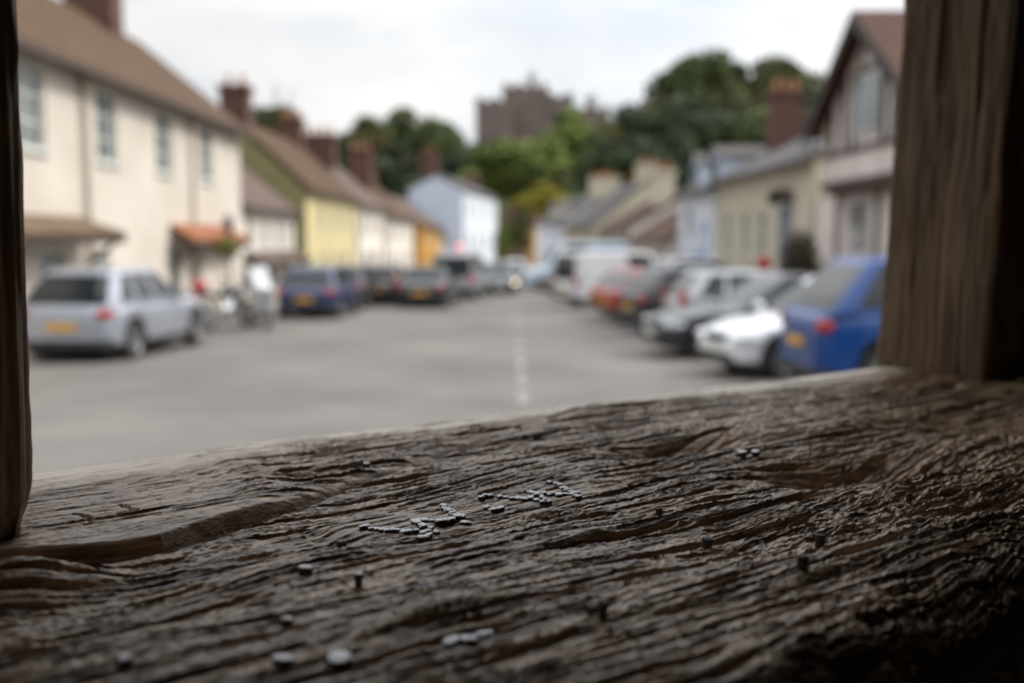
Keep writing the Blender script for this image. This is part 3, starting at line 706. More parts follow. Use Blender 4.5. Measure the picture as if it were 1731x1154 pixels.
def dormer(h, s0, s1, off, z0, z1, zp, wall, roof, fr):
    """box dormer: front at distance off behind the facade (negative), running back into the roof"""
    P, org = h['P'], h['org']; b = MB(); mid = (s0+s1)/2; back = off-2.2
    b.add([P(s0,off,z0),P(s1,off,z0),P(s1,off,z1),P(mid,off,zp),P(s0,off,z1),P(s0,back,z0),P(s1,back,z0),P(s1,back,z1),P(mid,back,zp),P(s0,back,z1)],
          [(0,1,2,3,4),(0,4,9,5),(1,6,7,2)])
    dm = b.build('dormer', M[wall], h['root'], org)
    r = MB(); e = .14
    for a_, c_ in ((s0-e, mid), (s1+e, mid)):
        za = z1-.08
        r.hexa([P(a_,off+e,za),P(c_,off+e,zp+.01),P(c_,back,zp+.01),P(a_,back,za),P(a_,off+e,za+.09),P(c_,off+e,zp+.10),P(c_,back,zp+.10),P(a_,back,za+.09)])
    r.build('dormer_roof', M[roof], dm, org)
    w = MB()
    w.hexa([P(s0+.12,off+.003,z0+.1),P(s1-.12,off+.003,z0+.1),P(s1-.12,off+.05,z0+.1),P(s0+.12,off+.05,z0+.1),
            P(s0+.12,off+.003,z1-.06),P(s1-.12,off+.003,z1-.06),P(s1-.12,off+.05,z1-.06),P(s0+.12,off+.05,z1-.06)], 0)
    for k in range(2):
        a_ = s0+.2+k*(s1-s0-.32)/2; c_ = a_+(s1-s0-.32)/2-.08
        w.add([P(a_,off+.053,z0+.18),P(c_,off+.053,z0+.18),P(c_,off+.053,z1-.14),P(a_,off+.053,z1-.14)], [(0,1,2,3)], 1)
    w.build('window', [M[fr], M['glass']], dm, org)
def pipe(h, s_, z0, z1):
    P = h['P']; b = MB(); b.tube(P(s_, .10, z0), P(s_, .10, z1-.35), .055, n=8); b.tube(P(s_, .10, z1-.35), P(s_, .28, z1-.05), .055, n=8)
    for z in (z0+.5, (z0+z1)/2): b.tube(P(s_, .005, z), P(s_, .10, z), .03, n=6)
    b.hexa([P(s_-.13,.02,z1-.55),P(s_+.13,.02,z1-.55),P(s_+.13,.2,z1-.55),P(s_-.13,.2,z1-.55),P(s_-.13,.02,z1-.33),P(s_+.13,.02,z1-.33),P(s_+.13,.2,z1-.33),P(s_-.13,.2,z1-.33)])
    return b.build('downpipe', M['pipe'], h['root'], h['org'])

# --- left side, from near to far
XA = -9.8
def sA(px): return -XA*FPX/(865-px) - 14.0           # facade position of a photo column
wz = (3.82, 5.50)
hA = house('long_inn', 'long cream two storey house with brown tiled roof and tall brick chimney at left', (XA, 14), (XA, 36.3), 1, 7.0, 5.92, 8.75,
           'cream', 'tile_brown',
           [(.6,1.9,*wz)] + [(sA(c)-.63, sA(c)+.63, *wz) for c in (66, 191, 285, 355)] +
           [(4.2,5.6,.75,1.85), (sA(92)-.55, sA(92)+.75,.75,1.72), (sA(168)-.5, sA(168)+.7,.75,1.72), (sA(335)-.4, sA(335)+.4,-.05,1.75)],
           [(sA(297)-.45, sA(297)+.45, -.25, 1.75)], mull=(2, 3), cat='house', ov=.42, gl1=.12)
chimney(hA, 18.8, -3.6, .9, 1.55, 7.3, 12.2, 'brick', 3)
hood(hA, 3.6, 8.75, 2.38, 2.02, .95, 'tile_hood'); hood(hA, sA(288)+.1, sA(392)-.6, 2.32, 1.88, .8, 'tile_orange')
pipe(hA, sA(149), .1, 5.85); pipe(hA, sA(327), .1, 5.85)
hB = house('cottage', 'low cream cottage with grey brown roof between the long cream house and yellow house', (-9.95, 36.6), (-9.95, 45.8), 1, 6.6, 3.25, 6.0,
           'white', 'tile_dull', [(s0, s0+1.0, 1.6, 2.75) for s0 in (1.0, 3.2, 5.4, 7.4)] + [(1.2,2.6,-.2,.9)], [(4.0, 5.0, -.62, 1.2)], mull=(2, 2), cat='cottage', gl0=.02, gl1=.02)
hood(hB, .4, 8.6, 1.36, 1.02, .9, 'tile_dull')
pbox(hB, 'awning', 6.6, 8.8, .92, 1.35, .55, .80, 'awning')
hC = house('yellow_house', 'pale yellow house with olive shade painted on its gable end and brown tiled roof', (-9.45, 46.0), (-9.45, 60.6), 1, 6.6, 4.35, 7.35,
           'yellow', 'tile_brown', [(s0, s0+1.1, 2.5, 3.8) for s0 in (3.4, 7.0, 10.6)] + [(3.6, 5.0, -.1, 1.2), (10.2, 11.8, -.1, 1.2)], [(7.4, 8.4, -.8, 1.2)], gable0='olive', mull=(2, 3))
chimney(hC, .5, -3.2, .9, 1.25, 6.6, 8.9, 'brick_dark', 2); chimney(hC, 13.0, -3.4, .9, 1.3, 6.6, 8.9, 'brick', 3)
hD = house('white_house', 'white rendered house beside the yellow house, taller of the white pair', (-9.25, 61), (-9.2, 71.5), 1, 7, 4.1, 7.2,
           'white', 'tile_dull', [(s0, s0+1.1, 2.3, 3.6) for s0 in (1.2, 4.4, 7.8)] + [(1.4, 3.2, -.3, 1.1), (6.8, 8.6, -.3, 1.1)], [(4.3, 5.3, -1, 1.1)], frame='frame_dark', mull=(2, 2))
chimney(hD, 1.2, -2.6, .9, 1.9, 6.2, 8.3, 'brick', 4)
hD2 = house('white_house', 'lower white rendered house next to the orange house, with brown roof', (-8.9, 71.9), (-8.7, 88), 1, 7, 3.6, 6.6,
            'white', 'tile_brown', [(s0, s0+1.2, 1.9, 3.1) for s0 in (1.5, 6.0, 11)] + [(1.6, 3.4, -.5, .9), (11, 13, -.5, .9)], [(7, 8, -1.2, .9)], frame='frame_dark', mull=(2, 2))
chimney(hD2, 2.0, -2.2, 1.0, 1.6, 5.6, 8.4, 'brick', 3); chimney(hD2, 10.0, -3.0, 1.0, 1.4, 5.6, 7.6, 'brick', 2)
hE = house('orange_house', 'small orange rendered house with grey roof', (-7.9, 88.3), (-7.1, 99.0), 1, 7, 3.1, 5.6,
           'orange', 'tile_dull', [(s0, s0+1.2, 1.6, 2.7) for s0 in (1.5, 5, 8)] + [(5.5, 7.5, -.8, .6)], [(2, 3, -1.5, .6)], mull=(2, 2))
hE2 = house('white_cottage', 'low white cottage between orange house and tall white gabled house', (-7.0, 99.3), (-5.6, 113), 1, 6, 2.4, 5.2,
           'white', 'slate', [(s0, s0+1.4, .9, 2.0) for s0 in (1.5, 5, 9)], [(7, 8, -1.7, .5)], mull=(2, 2), cat='cottage')
hF = house('gabled_house', 'tall white house with blue shade painted on its gable end facing up the street', (-4.85, 100.5), (-1.9, 127.0), 1, 5.6, 6.9, 8.3,
           'bluewhite', 'slate', [(s0, s0+1.5, 4.2, 5.9) for s0 in (2.5, 9.5, 16.5, 22)] + [(s0, s0+1.5, .7, 2.5) for s0 in (2.5, 9.5, 16.5, 22)], [(6, 7.3, -1.6, .9)],
           gable0='paleblue', frame='frame', mull=(2, 2))  # the gable's bluish shade is put into its render colour
chimney(hF, .8, -3.6, 1.1, 1.6, 7.4, 10.4, 'brick', 2); chimney(hF, 24.0, -2.8, 1.1, 1.8, 7.4, 9.6, 'brick', 2)
hG = house('tan_house', 'small tan house with red roof at the far end of the street', (-1.3, 128.5), (2.9, 127.5), 1, 7, 3.4, 6.2,
           'tan', 'tile_red', [(1.0, 2.2, 1.2, 2.6), (2.6, 3.6, 1.2, 2.6)], [(1.6, 2.6, -1.9, .4)], mull=(2, 2))
# --- right side, from near to far: the half timbered house has its gable to the street
XR = 8.5
def tudor():
    XR = 9.2
    y0, y1 = 22.5, 28.4; ym = 24.9; z0 = gz(25)-.05; ze, zp = 5.05, 7.35; xb = 16.0
    org = Vector((XR, y0, z0)); root = empty('half_timbered_house', org, 0, 'half timbered house with steep red tiled roof and gable facing the street', 'house')
    y0e = ym-(y1-ym)                       # symmetrical gable
    b = MB()
    def quad(*p, mi=0): b.add(p, [tuple(range(len(p)))], mi)
    xj = XR-.45                            # jettied upper floor
    # ground and first floor
    b.box((XR, y0e, z0), (xb, 30.35, 3.15))
    # jettied gable floor
    b.box((xj, y0e-.02, 3.32), (xb, y1+.02, ze-.01))
    b.add([(xj,y0e-.02,ze-.01),(xj,y1+.02,ze-.01),(xj,ym,zp-.03),(xb,y0e-.02,ze-.01),(xb,y1+.02,ze-.01),(xb,ym,zp-.03)], [(0,1,2),(3,5,4),(0,2,5,3),(1,4,5,2)])
    b.build('wall', M['pinkwhite'], root, org)
    # roof
    r = MB(); ovx = xj-.45; t = .15; k = (zp-ze)/(y1-ym)
    for sg in (-1, 1):
        ye = ym+sg*(y1-ym+.45); zz = zp-k*(y1-ym+.45)
        r.hexa([(ovx,ym,zp+.02),(ovx,ye,zz+.02),(xb,ye,zz+.02),(xb,ym,zp+.02),(ovx,ym,zp+t),(ovx,ye,zz+t),(xb,ye,zz+t),(xb,ym,zp+t)])
    rf = r.build('roof', M['tile_red'], root, org)
    # barge boards and framing, each run of timber a part
    for sg in (-1, 1):
        ye = ym+sg*(y1-ym+.45); zz = zp-k*(y1-ym+.45); bb = MB()
        bb.hexa([(ovx-.05,ym,zp-.22),(ovx-.05,ye,zz-.22),(ovx-.004,ye,zz-.22),(ovx-.004,ym,zp-.22),(ovx-.05,ym,zp+.14),(ovx-.05,ye,zz+.14),(ovx-.004,ye,zz+.14),(ovx-.004,ym,zp+.14)])
        bb.build('bargeboard', M['timber'], root, org)
    def beam(ya, yb, za, zb, x=xj, m='timber', nm='beam', dep=.05):
        q_ = MB(); q_.box((x-dep, ya, za), (x-.003, yb, zb)); q_.build(nm, M[m], root, org)
    beam(y0e, y1, 3.33, 3.52, m='timber_warm'); beam(y0e, y1, 4.16, 4.30, m='timber_warm'); beam(y0e, y1, 3.16, 3.31, x=XR, dep=.30)
    beam(ym-1.2, ym+1.2, 6.05, 6.17)
    for yy in (ym-2.75, ym-1.75, ym-1.05, ym+1.0, ym+1.75, ym+2.75):
        top_ = min(zp - k*abs(yy-ym) - .15, 6.03 if abs(yy-ym) < 1.1 else 9)
        beam(yy-.13, yy+.13, 4.302, top_)
    beam(ym-.5, ym-.4, 6.172, 6.72); beam(ym+.4, ym+.5, 6.172, 6.72)
    # gable window
    def win(ya, yb, za, zb, x, fr, n):
        f = MB(); f.box((x-.07, ya, za), (x-.003, yb, zb)); w = f.build('window', M[fr], root, org)
        for k_ in range(n):
            a_ = ya+.06+k_*(yb-ya-.06)/n; c_ = a_+(yb-ya-.06)/n-.06
            p_ = MB(); p_.box((x-.075, a_, za+.07), (x-.071, c_, zb-.07)); p_.build('pane', M['glass'], w, org)
    for yy in (y0e+.12, ym-.9, ym+.3, y1-.12): beam(yy-.12, yy+.12, 1.5, 3.15, x=XR)
    win(ym-.85, ym+.85, 4.55, 6.0, xj, 'frame', 3)
    for yy in (ym-1.9, ym+1.7): win(yy-.6, yy+.6, 1.75, 2.95, XR, 'frame_blue', 2)
    # pentice board over the shop, dark shop front below
    s_ = MB(); s_.hexa([(XR-.65,y0e,1.05),(XR-.65,y1,1.05),(XR-.004,y1,1.4),(XR-.004,y0e,1.4),(XR-.65,y0e,1.15),(XR-.65,y1,1.15),(XR-.004,y1,1.5),(XR-.004,y0e,1.5)])
    s_.build('hood', M['tile_hood'], root, org)
    f = MB(); f.box((XR-.12, ym-2.6, .0), (XR-.003, ym+2.6, 1.0)); sf = f.build('shop_front', M['timber'], root, org)
    for k_ in range(4):
        p_ = MB(); p_.box((XR-.125, ym-2.4+k_*1.25, .2), (XR-.121, ym-2.4+k_*1.25+1.05, .9)); p_.build('pane', M['glass'], sf, org)
    # basket hanging at the jetty
    return root
tudor()
hR2 = house('cream_house', 'pale cream house with grey slate roof, brick chimney and arched doorway', (9.12, 30.5), (8.9, 43.6), -1, 7.5, 4.4, 6.3,
            'cream2', 'slate', [(s0, s0+1.0, 1.35, 2.95) for s0 in (5.2, 7.6, 10.4)] + [(10.0, 11.2, -.2, .9), (6.6, 7.8, -.2, .9)], [(1.7, 2.9, -.5, .9)], frame='frame', mull=(2, 2))
dz = hR2['opening']((2.1, 3.3, 1.0, 3.1), 'window', 'frame_blue', 2, 3)
dz.location = hR2['o']*.15
b = MB()      # dark arched canopy over the tall window
Pf = hR2['P']
arc = [(2.7+.85*math.cos(math.pi*k/10), 3.12+.42*math.sin(math.pi*k/10)) for k in range(11)]
for (a0, z0_), (a1, z1_) in zip(arc[:-1], arc[1:]):
    b.hexa([Pf(a0,.004,z0_),Pf(a1,.004,z1_),Pf(a1,.42,z1_),Pf(a0,.42,z0_),Pf(a0,.004,z0_+.09),Pf(a1,.004,z1_+.09),Pf(a1,.42,z1_+.09),Pf(a0,.42,z0_+.09)])
b.build('canopy', M['gutter'], hR2['root'], hR2['org'])
dormer(hR2, .4, 1.7, -.9, 4.55, 5.75, 6.25, 'bluewhite', 'slate', 'frame_blue'); dormer(hR2, 2.6, 3.7, -.9, 4.55, 5.6, 6.1, 'bluewhite', 'slate', 'frame_blue')
chimney(hR2, 3.3, -3.3, 1.0, 1.7, 5.2, 7.9, 'brick', 3); chimney(hR2, 12.2, -2.6, .9, 1.3, 5.0, 8.1, 'brick', 3)
hR3 = house('blue_white_house', 'narrow blue white house with dormer and blue painted panel', (8.85, 43.9), (8.6, 51.6), -1, 7, 4.15, 5.7,
            'bluewhite', 'slate', [(4.6, 5.8, 2.2, 3.4)], [(5.2, 6.2, -.7, 1.2)], frame='frame_blue', mull=(2, 2))
dormer(hR3, .5, 2.3, -.3, 4.25, 5.6, 6.0, 'paleblue', 'slate', 'frame_blue'); dormer(hR3, 4.6, 6.4, -.3, 4.25, 5.6, 6.0, 'paleblue', 'slate', 'frame_blue')
M['blue_mark'] = mat('blue_sign_paint', (0.07,0.18,0.46), 0.5, (0.14,0.28,0.58), 3)
b = MB(); Pf = hR3['P']     # soft blue device painted on the wall: a ring, a stroke and a patch
for k in range(12):
    t0, t1 = math.pi*1.7*k/12, math.pi*1.7*(k+1)/12
    b.hexa([Pf(1.9+r_*math.cos(t), q_, 1.9+r_*math.sin(t)) for q_ in (.003, .02) for t, r_ in ((t0,.6),(t1,.6),(t1,.9),(t0,.9))])
b.hexa([Pf(2.6,q_,z) if i in (0,3) else Pf(3.9,q_,z) for q_ in (.003,.02) for i, z in ((0,1.0),(1,1.0),(2,1.4),(3,1.4))])
b.build('painted_panel', M['blue_mark'], hR3['root'], hR3['org'])
pbox(hR3, 'shop_front', .2, 7.4, .004, .18, -.55, .75, 'timber')
hR4 = house('tiled_cottage', 'low cottage with broad rusty red tiled roof', (8.2, 52.0), (7.6, 63.0), -1, 8.5, 1.9, 4.5,
            'pinkwhite', 'tile_red', [(s0, s0+1.3, .2, 1.3) for s0 in (1.5, 6, 9.5)], [(4, 5, -.8, 1.2)], mull=(3, 2), cat='cottage', frame='frame_dark')
hR4b = house('timbered_cottage', 'small white and dark timbered cottage with red roof, left of the tiled cottage', (7.4, 63.4), (6.6, 74), -1, 7, 2.6, 4.6,
            'white', 'tile_red', [(s0, s0+1.3, .9, 2.0) for s0 in (1, 5, 8.5)], [(3, 4, -1, .9)], mull=(3, 2), cat='cottage', frame='frame_dark')
for s0 in (.3, 2.7, 4.6, 7.0, 8.2, 10.4): pbox(hR4b, 'beam', s0, s0+.22, .003, .06, -.8, 2.55, 'timber')
chimney(hR4b, 1.0, -2.4, 1.1, 1.3, 4.0, 6.3, 'cream2', 2)
hR5 = house('gable_house', 'cream house with low eaves, broad gable end and cream chimneys beyond the tiled cottages', (6.1, 75), (5.0, 93), -1, 8.5, 3.0, 6.3,
            'cream2', 'slate', [(s0, s0+1.4, 1.5, 2.7) for s0 in (2, 7, 12)] + [(s0, s0+1.4, -.6, .8) for s0 in (2, 12)], [(7, 8.2, -1.3, .8)], mull=(2, 2))
chimney(hR5, .8, -4.2, 1.1, 1.6, 5.6, 7.5, 'cream2', 2); chimney(hR5, 14.5, -3.4, 1.2, 1.8, 5.2, 7.3, 'cream2', 2)
hR6 = house('terrace', 'pale grey terrace house with slate roof and small dormers at the far right side', (4.9, 94), (3.0, 119), -1, 7, 3.6, 6.2,
            'bluewhite', 'slate', [(s0, s0+1.4, 1.8, 3.1) for s0 in (2, 7, 12, 18)] + [(s0, s0+1.4, -.8, .7) for s0 in (2, 12, 18)], [(7, 8.2, -1.7, .6)], mull=(2, 2))
for s0 in (3, 9, 15): dormer(hR6, s0, s0+1.6, -.5, 3.7, 5.1, 5.7, 'white', 'slate', 'frame')
chimney(hR6, .6, -3.5, 1.2, 2.0, 5.4, 7.6, 'cream2', 3)

# --- the castle on the hill
def castle():
    Y = 300.0; zb = 24.0
    def X(px): return (px-865.5)/FPX*Y*1.0
    def Z(py): return at(900, py, Y).z
    org = Vector((X(900), Y, zb)); root = empty('castle', org, 0, 'red sandstone castle with battlements and towers on the wooded hill', 'castle')
    def block(nm, x0, x1, zt, y0, y1, merl=1.4):
        b = MB(); b.box((x0, y0, zb), (x1, y1, zt-1.0))
        n = max(2, int((x1-x0)/(2*merl)))
        w = (x1-x0)/(2*n-1)
        for k in range(n):
            for (ya, yb) in ((y0, y0+.7), (y1-.7, y1)):
                b.box((x0+2*k*w, ya, zt-.998), (x0+(2*k+1)*w, yb, zt))
        o = b.build(nm, M['castle'], root, org)
        for k in range(max(1, int((x1-x0)/5))):
            xx = x0+2.2+k*5
            if xx+1 > x1: break
            for zz in (zt-5.5, zt-10.5):
                w_ = MB(); w_.box((xx, y0-.05, zz), (xx+1.1, y0-.004, zz+2.2)); w_.build('window', M['glass'], o, org)
        return o
    block('tower', X(806), X(868), Z(168), Y-4, Y+8)
    block('keep', X(850), X(925), Z(140), Y+1, Y+16)
    block('turret', X(893), X(905), Z(122), Y+3, Y+7, .6)
    block('range', X(922), X(968), Z(156), Y+2, Y+14)
    block('range', X(966), X(1028), Z(176), Y+3, Y+14)
    block('turret', X(992), X(1006), Z(158), Y+4, Y+8, .6)
    b = MB(); b.tube((X(899), Y+5, Z(123)), (X(899), Y+5, Z(108)), .12, n=6); b.build('flagpole', M['gutter'], root, org)
castle()

# ------------------------------------------------------------------ trees
def crown_mesh(seed, n_lobe, n_leaf, leaf, shape=(1, 1, 1), low=0.0):
    """leaf clumps spread through overlapping lobes; unit radius crown centred on the origin"""
    r = np.random.default_rng(seed); vs = []; fs = []
    lob = []
    for k in range(n_lobe):
        while True:
            p = r.uniform(-1, 1, 3)
            if np.linalg.norm(p) < 1 and p[2] > -0.75+low: break
        p = p/np.linalg.norm(p)*r.uniform(.30, .68)*np.array(shape)
        lob.append((p, r.uniform(.28, .46)))
    V_ = []; 
    for p, rad in lob:
        c = r.normal(size=(n_leaf, 3)); c /= np.linalg.norm(c, axis=1)[:, None]
        q = p + c*rad*(r.uniform(.35, 1.08, (n_leaf, 1))**0.6)*np.array([1, 1, .85])
        for i in range(n_leaf):
            n = c[i]*.8 + r.normal(size=3)*.6; n /= np.linalg.norm(n)
            a = np.cross(n, r.normal(size=3)); a /= np.linalg.norm(a); b_ = np.cross(n, a)
            s = leaf*r.uniform(.6, 1.35)
            k0 = len(vs)
            vs += [q[i]-a*s*.9, q[i]-b_*s*.55+n*s*.15, q[i]+a*s, q[i]+b_*s*.6+n*s*.1]
            fs.append((k0, k0+1, k0+2, k0+3))
    me = bpy.data.meshes.new('crown'); me.from_pydata([tuple(v) for v in vs], [], fs); me.update()
    return me
def trunk_mesh(seed):
    r = random.Random(seed); b = MB()
    b.tube((0,0,-1.9), (.03,.02,-.9), .085, .065, 10); b.tube((.03,.02,-.9), (.0,.05,-.1), .065, .04, 9); b.tube((0,.05,-.1), (.05,.0,.55), .04, .012, 8)
    for k in range(7):
        t = 2*math.pi*k/7+r.uniform(-.3, .3); z = r.uniform(-.95, .1)
        b.tube((.02,.03,z), (.55*math.cos(t), .55*math.sin(t), z+r.uniform(.3, .7)), .03, .008, 6)
    me_o = b.build('trunk', M['bark']); me = me_o.data; bpy.data.objects.remove(me_o); return me
CR = [crown_mesh(21, 15, 330, .085), crown_mesh(22, 18, 300, .085, (1, 1, .95)), crown_mesh(23, 13, 360, .09, (.9, .9, 1.1)), crown_mesh(24, 20, 280, .08)]
TR = [trunk_mesh(1), trunk_mesh(2)]
_mc = {}
def crown_of(k, m):
    if (k, m) not in _mc:
        me = CR[k].copy(); me.materials.clear(); me.materials.append(M[m]); _mc[(k, m)] = me
    return _mc[(k, m)]
def tree(px, top, bot, wpx, Y, m, label, group=None, name='tree', base=None):
    c = at(px, (top+bot)/2, Y); zt = at(px, top, Y).z; zbm = at(px, bot, Y).z
    rx = wpx/2/FPX*Y*1.15; rz = (zt-zbm)/2*1.10
    gb = hz(c.x, Y) if base is None else base
    root = empty(name, (c.x, Y, gb), 0, label, 'tree' if name != 'bush' else 'bush', group)
    k = rng.randrange(4)
    o = bpy.data.objects.new('crown', crown_of(k, m)); COL.objects.link(o); o.parent = root
    o.location = (0, 0, c.z-gb); o.scale = (rx, rx, rz); o.rotation_euler = (0, 0, rng.uniform(0, 6.28))
    t = bpy.data.objects.new('trunk', TR[rng.randrange(2)]); COL.objects.link(t); t.parent = root
    hgt = max(c.z-gb, .3); t.location = (0, 0, c.z-gb); s_ = max(rx, rz)
    t.scale = (rx, rx, hgt/1.88)
    return root
GH = 'trees on the hillside below the castle'
tree(612, 196, 320, 118, 165, 'leaf_mix', 'mixed green tree of the wood, just left of its tallest tree', GH)
tree(668, 178, 320, 130, 178, 'leaf_green', 'tallest mid green tree of the wood left of the castle', GH)
tree(738, 188, 330, 112, 172, 'leaf_green', 'rounded green tree beside the castle tower on its left', GH)
tree(680, 240, 350, 140, 152, 'leaf_dark', 'dark tree low in front of the wood behind the white houses', GH)
tree(590, 240, 330, 90, 150, 'leaf_dark', 'dark small tree at the left foot of the wood behind the chimneys', GH)
tree(765, 245, 345, 100, 156, 'leaf_dark', 'dark tree behind the white gabled house roof', GH)
tree(468, 172, 260, 92, 112, 'leaf_mix', 'small olive tree showing between the two chimneys at left', GH, base=-2)
tree(868, 226, 345, 190, 146, 'leaf_bright', 'big bright green round tree in the middle below the castle', GH)
tree(942, 184, 310, 148, 196, 'leaf_bright', 'tall green tree right in front of the castle keep', GH)
tree(905, 262, 350, 120, 143, 'leaf_green', 'green tree at the right shoulder of the big bright round tree', GH)
tree(1085, 172, 310, 110, 205, 'leaf_dark', 'dark green tree just right of the castle range', GH)
tree(1040, 230, 345, 100, 172, 'leaf_dark', 'blackish green tree standing lowest right of the castle', GH)
tree(1118, 195, 330, 150, 178, 'leaf_dark', 'broad dark tree above the cream gable house', GH)
tree(1100, 150, 290, 100, 222, 'leaf_mix', 'olive tinged tree on the slope left of the hilltop crest', GH)
tree(1168, 82, 230, 150, 236, 'leaf_green', 'highest tree on the hilltop, against the white sky', GH)
tree(1228, 118, 250, 120, 232, 'leaf_green', 'lower hilltop tree in the dip between two crests', GH)
tree(1303, 84, 240, 130, 236, 'leaf_mix', 'second high hilltop tree, above the brick chimney', GH)
tree(1378, 114, 250, 120, 230, 'leaf_green', 'hilltop tree beside the half timbered gable', GH)
tree(1215, 180, 320, 160, 196, 'leaf_dark', 'dark slope tree behind the tall brick chimney on the slate roof', GH)
tree(1285, 175, 320, 150, 192, 'leaf_green', 'mid green slope tree left of the large brick chimney', GH)
tree(1360, 175, 310, 140, 186, 'leaf_green', 'green slope tree behind the dormers of the cream house', GH)
tree(1165, 255, 350, 120, 160, 'leaf_dark', 'shadowy tree behind the blue white house roof', GH)
tree(1440, 140, 300, 120, 215, 'leaf_green', 'green hill tree partly hidden by the half timbered house', GH)
tree(1005, 218, 335, 80, 188, 'leaf_green', 'narrow green tree under the low castle turret', GH)
tree(1085, 235, 345, 130, 168, 'leaf_dark', 'wide dark tree filling the slope right of the bright round tree', GH)
tree(1150, 150, 300, 130, 212, 'leaf_dark', 'dark tree halfway up the slope below the highest hilltop tree', GH)
tree(1262, 105, 260, 120, 240, 'leaf_dark', 'dark hilltop tree closing the gap between the two crests', GH)
tree(1340, 105, 260, 110, 241, 'leaf_dark', 'dark hilltop tree right of the second high crest', GH)
tree(1408, 118, 280, 120, 236, 'leaf_mix', 'olive hilltop tree furthest right beside the red gable roof', GH)
tree(572, 222, 335, 84, 158, 'leaf_mix', 'olive tree at the far left end of the wood, above the brick stack', GH)
tree(782, 232, 340, 76, 160, 'leaf_green', 'narrow green tree at the foot of the castle tower', GH)
tree(1045, 190, 330, 110, 200, 'leaf_mix', 'olive green tree on the slope where the castle range ends', GH)
tree(1125, 165, 320, 130, 214, 'leaf_green', 'green tree filling the slope between the castle and the hilltop', GH)
tree(1245, 135, 290, 150, 226, 'leaf_mix', 'broad olive tree under the dip in the hilltop', GH)
tree(1335, 130, 290, 150, 226, 'leaf_green', 'broad green tree under the second hilltop crest', GH)
tree(1410, 150, 300, 130, 224, 'leaf_dark', 'dark tree low on the hill beside the timbered gable', GH)
tree(915, 308, 378, 100, 133, 'leaf_yellow', 'yellow leaved tree at the end of the street', None)
tree(1090, 285, 345, 62, 118, 'leaf_brown', 'brownish small tree behind the cream chimneys', None, base=-2)
tree(850, 372, 440, 34, 126, 'leaf_bright', 'green bush beside the small tan house', None, 'bush', -1.95)
tree(880, 345, 430, 40, 127.0, 'leaf_mix', 'olive bush growing against the tan house corner', None, 'bush', -1.95)

# ------------------------------------------------------------------ vehicles
# local axes: +x forward, y left, z up; origin on the ground below the centre
BELT = {  # (fraction from rear to front, belt height / H)
 'hatch': [(0,.46),(.012,.58),(.05,.62),(.30,.63),(.66,.60),(.72,.585),(.84,.545),(.93,.49),(.975,.43),(1,.34)],
 'suv':   [(0,.46),(.012,.58),(.05,.63),(.30,.635),(.66,.62),(.71,.61),(.84,.58),(.93,.54),(.98,.46),(1,.36)],
 'saloon':[(0,.44),(.015,.60),(.05,.65),(.15,.66),(.60,.62),(.68,.60),(.84,.555),(.93,.50),(.975,.43),(1,.34)],
 'van':   [(0,.40),(.008,.47),(.03,.50),(.68,.50),(.76,.49),(.86,.46),(.94,.42),(.98,.36),(1,.28)]}
GH_ = {   # greenhouse: rear base, rear top, front base, front top, top half width, roof crown
 'hatch': (.02, .17, .715, .50, .69, .035), 'suv': (.018, .15, .70, .52, .71, .045), 'estate': (.015, .12, .70, .50, .71, .04),
 'saloon': (.17, .30, .69, .50, .73, .03), 'van': (.006, .02, .80, .64, .86, .05)}
HALF = [((1,0),'ws'),((1,.30),'ws'),((.995,.62),'ws'),((.985,.86),'pil'),((.955,.955),'pil'),((.90,1),'sw'),((.74,1),'sw'),((.60,1),'pil'),((.565,1),'sw'),
        ((.42,1),'sw'),((.31,1),'pil'),((.275,1),'sw2'),((.17,1),'sw2'),((.10,.99),'pil'),((.03,.955),'pil'),((.006,.86),'rw'),((0,.6),'rw'),((0,.3),'rw'),((0,0),'rw')]
def wheel_meshes():
    t = MB(); t.lathe([(.20,-.10),(.285,-.105),(.315,-.085),(.322,-.04),(.322,.04),(.315,.085),(.285,.105),(.20,.10)], 28)
    r = MB(); r.lathe([(0.0,.075),(.05,.08),(.055,.06),(.20,.055),(.212,.095),(.218,.098),(.218,-.09)], 28)
    for k in range(5):
        a = 2*math.pi*k/5; c, s_ = math.cos(a), math.sin(a)
        def q(rad, w, y): return (rad*c-w*s_, y, rad*s_+w*c)
        r.hexa([q(.04,-.035,.06),q(.04,.035,.06),q(.205,.05,.06),q(.205,-.05,.06),q(.04,-.03,.098),q(.04,.03,.098),q(.205,.04,.092),q(.205,-.04,.092)])
    h = MB(); h.lathe([(0,.058),(.20,.058)], 20)     # dark gaps behind the spokes
    return t, r
_tw, _rw = wheel_meshes()
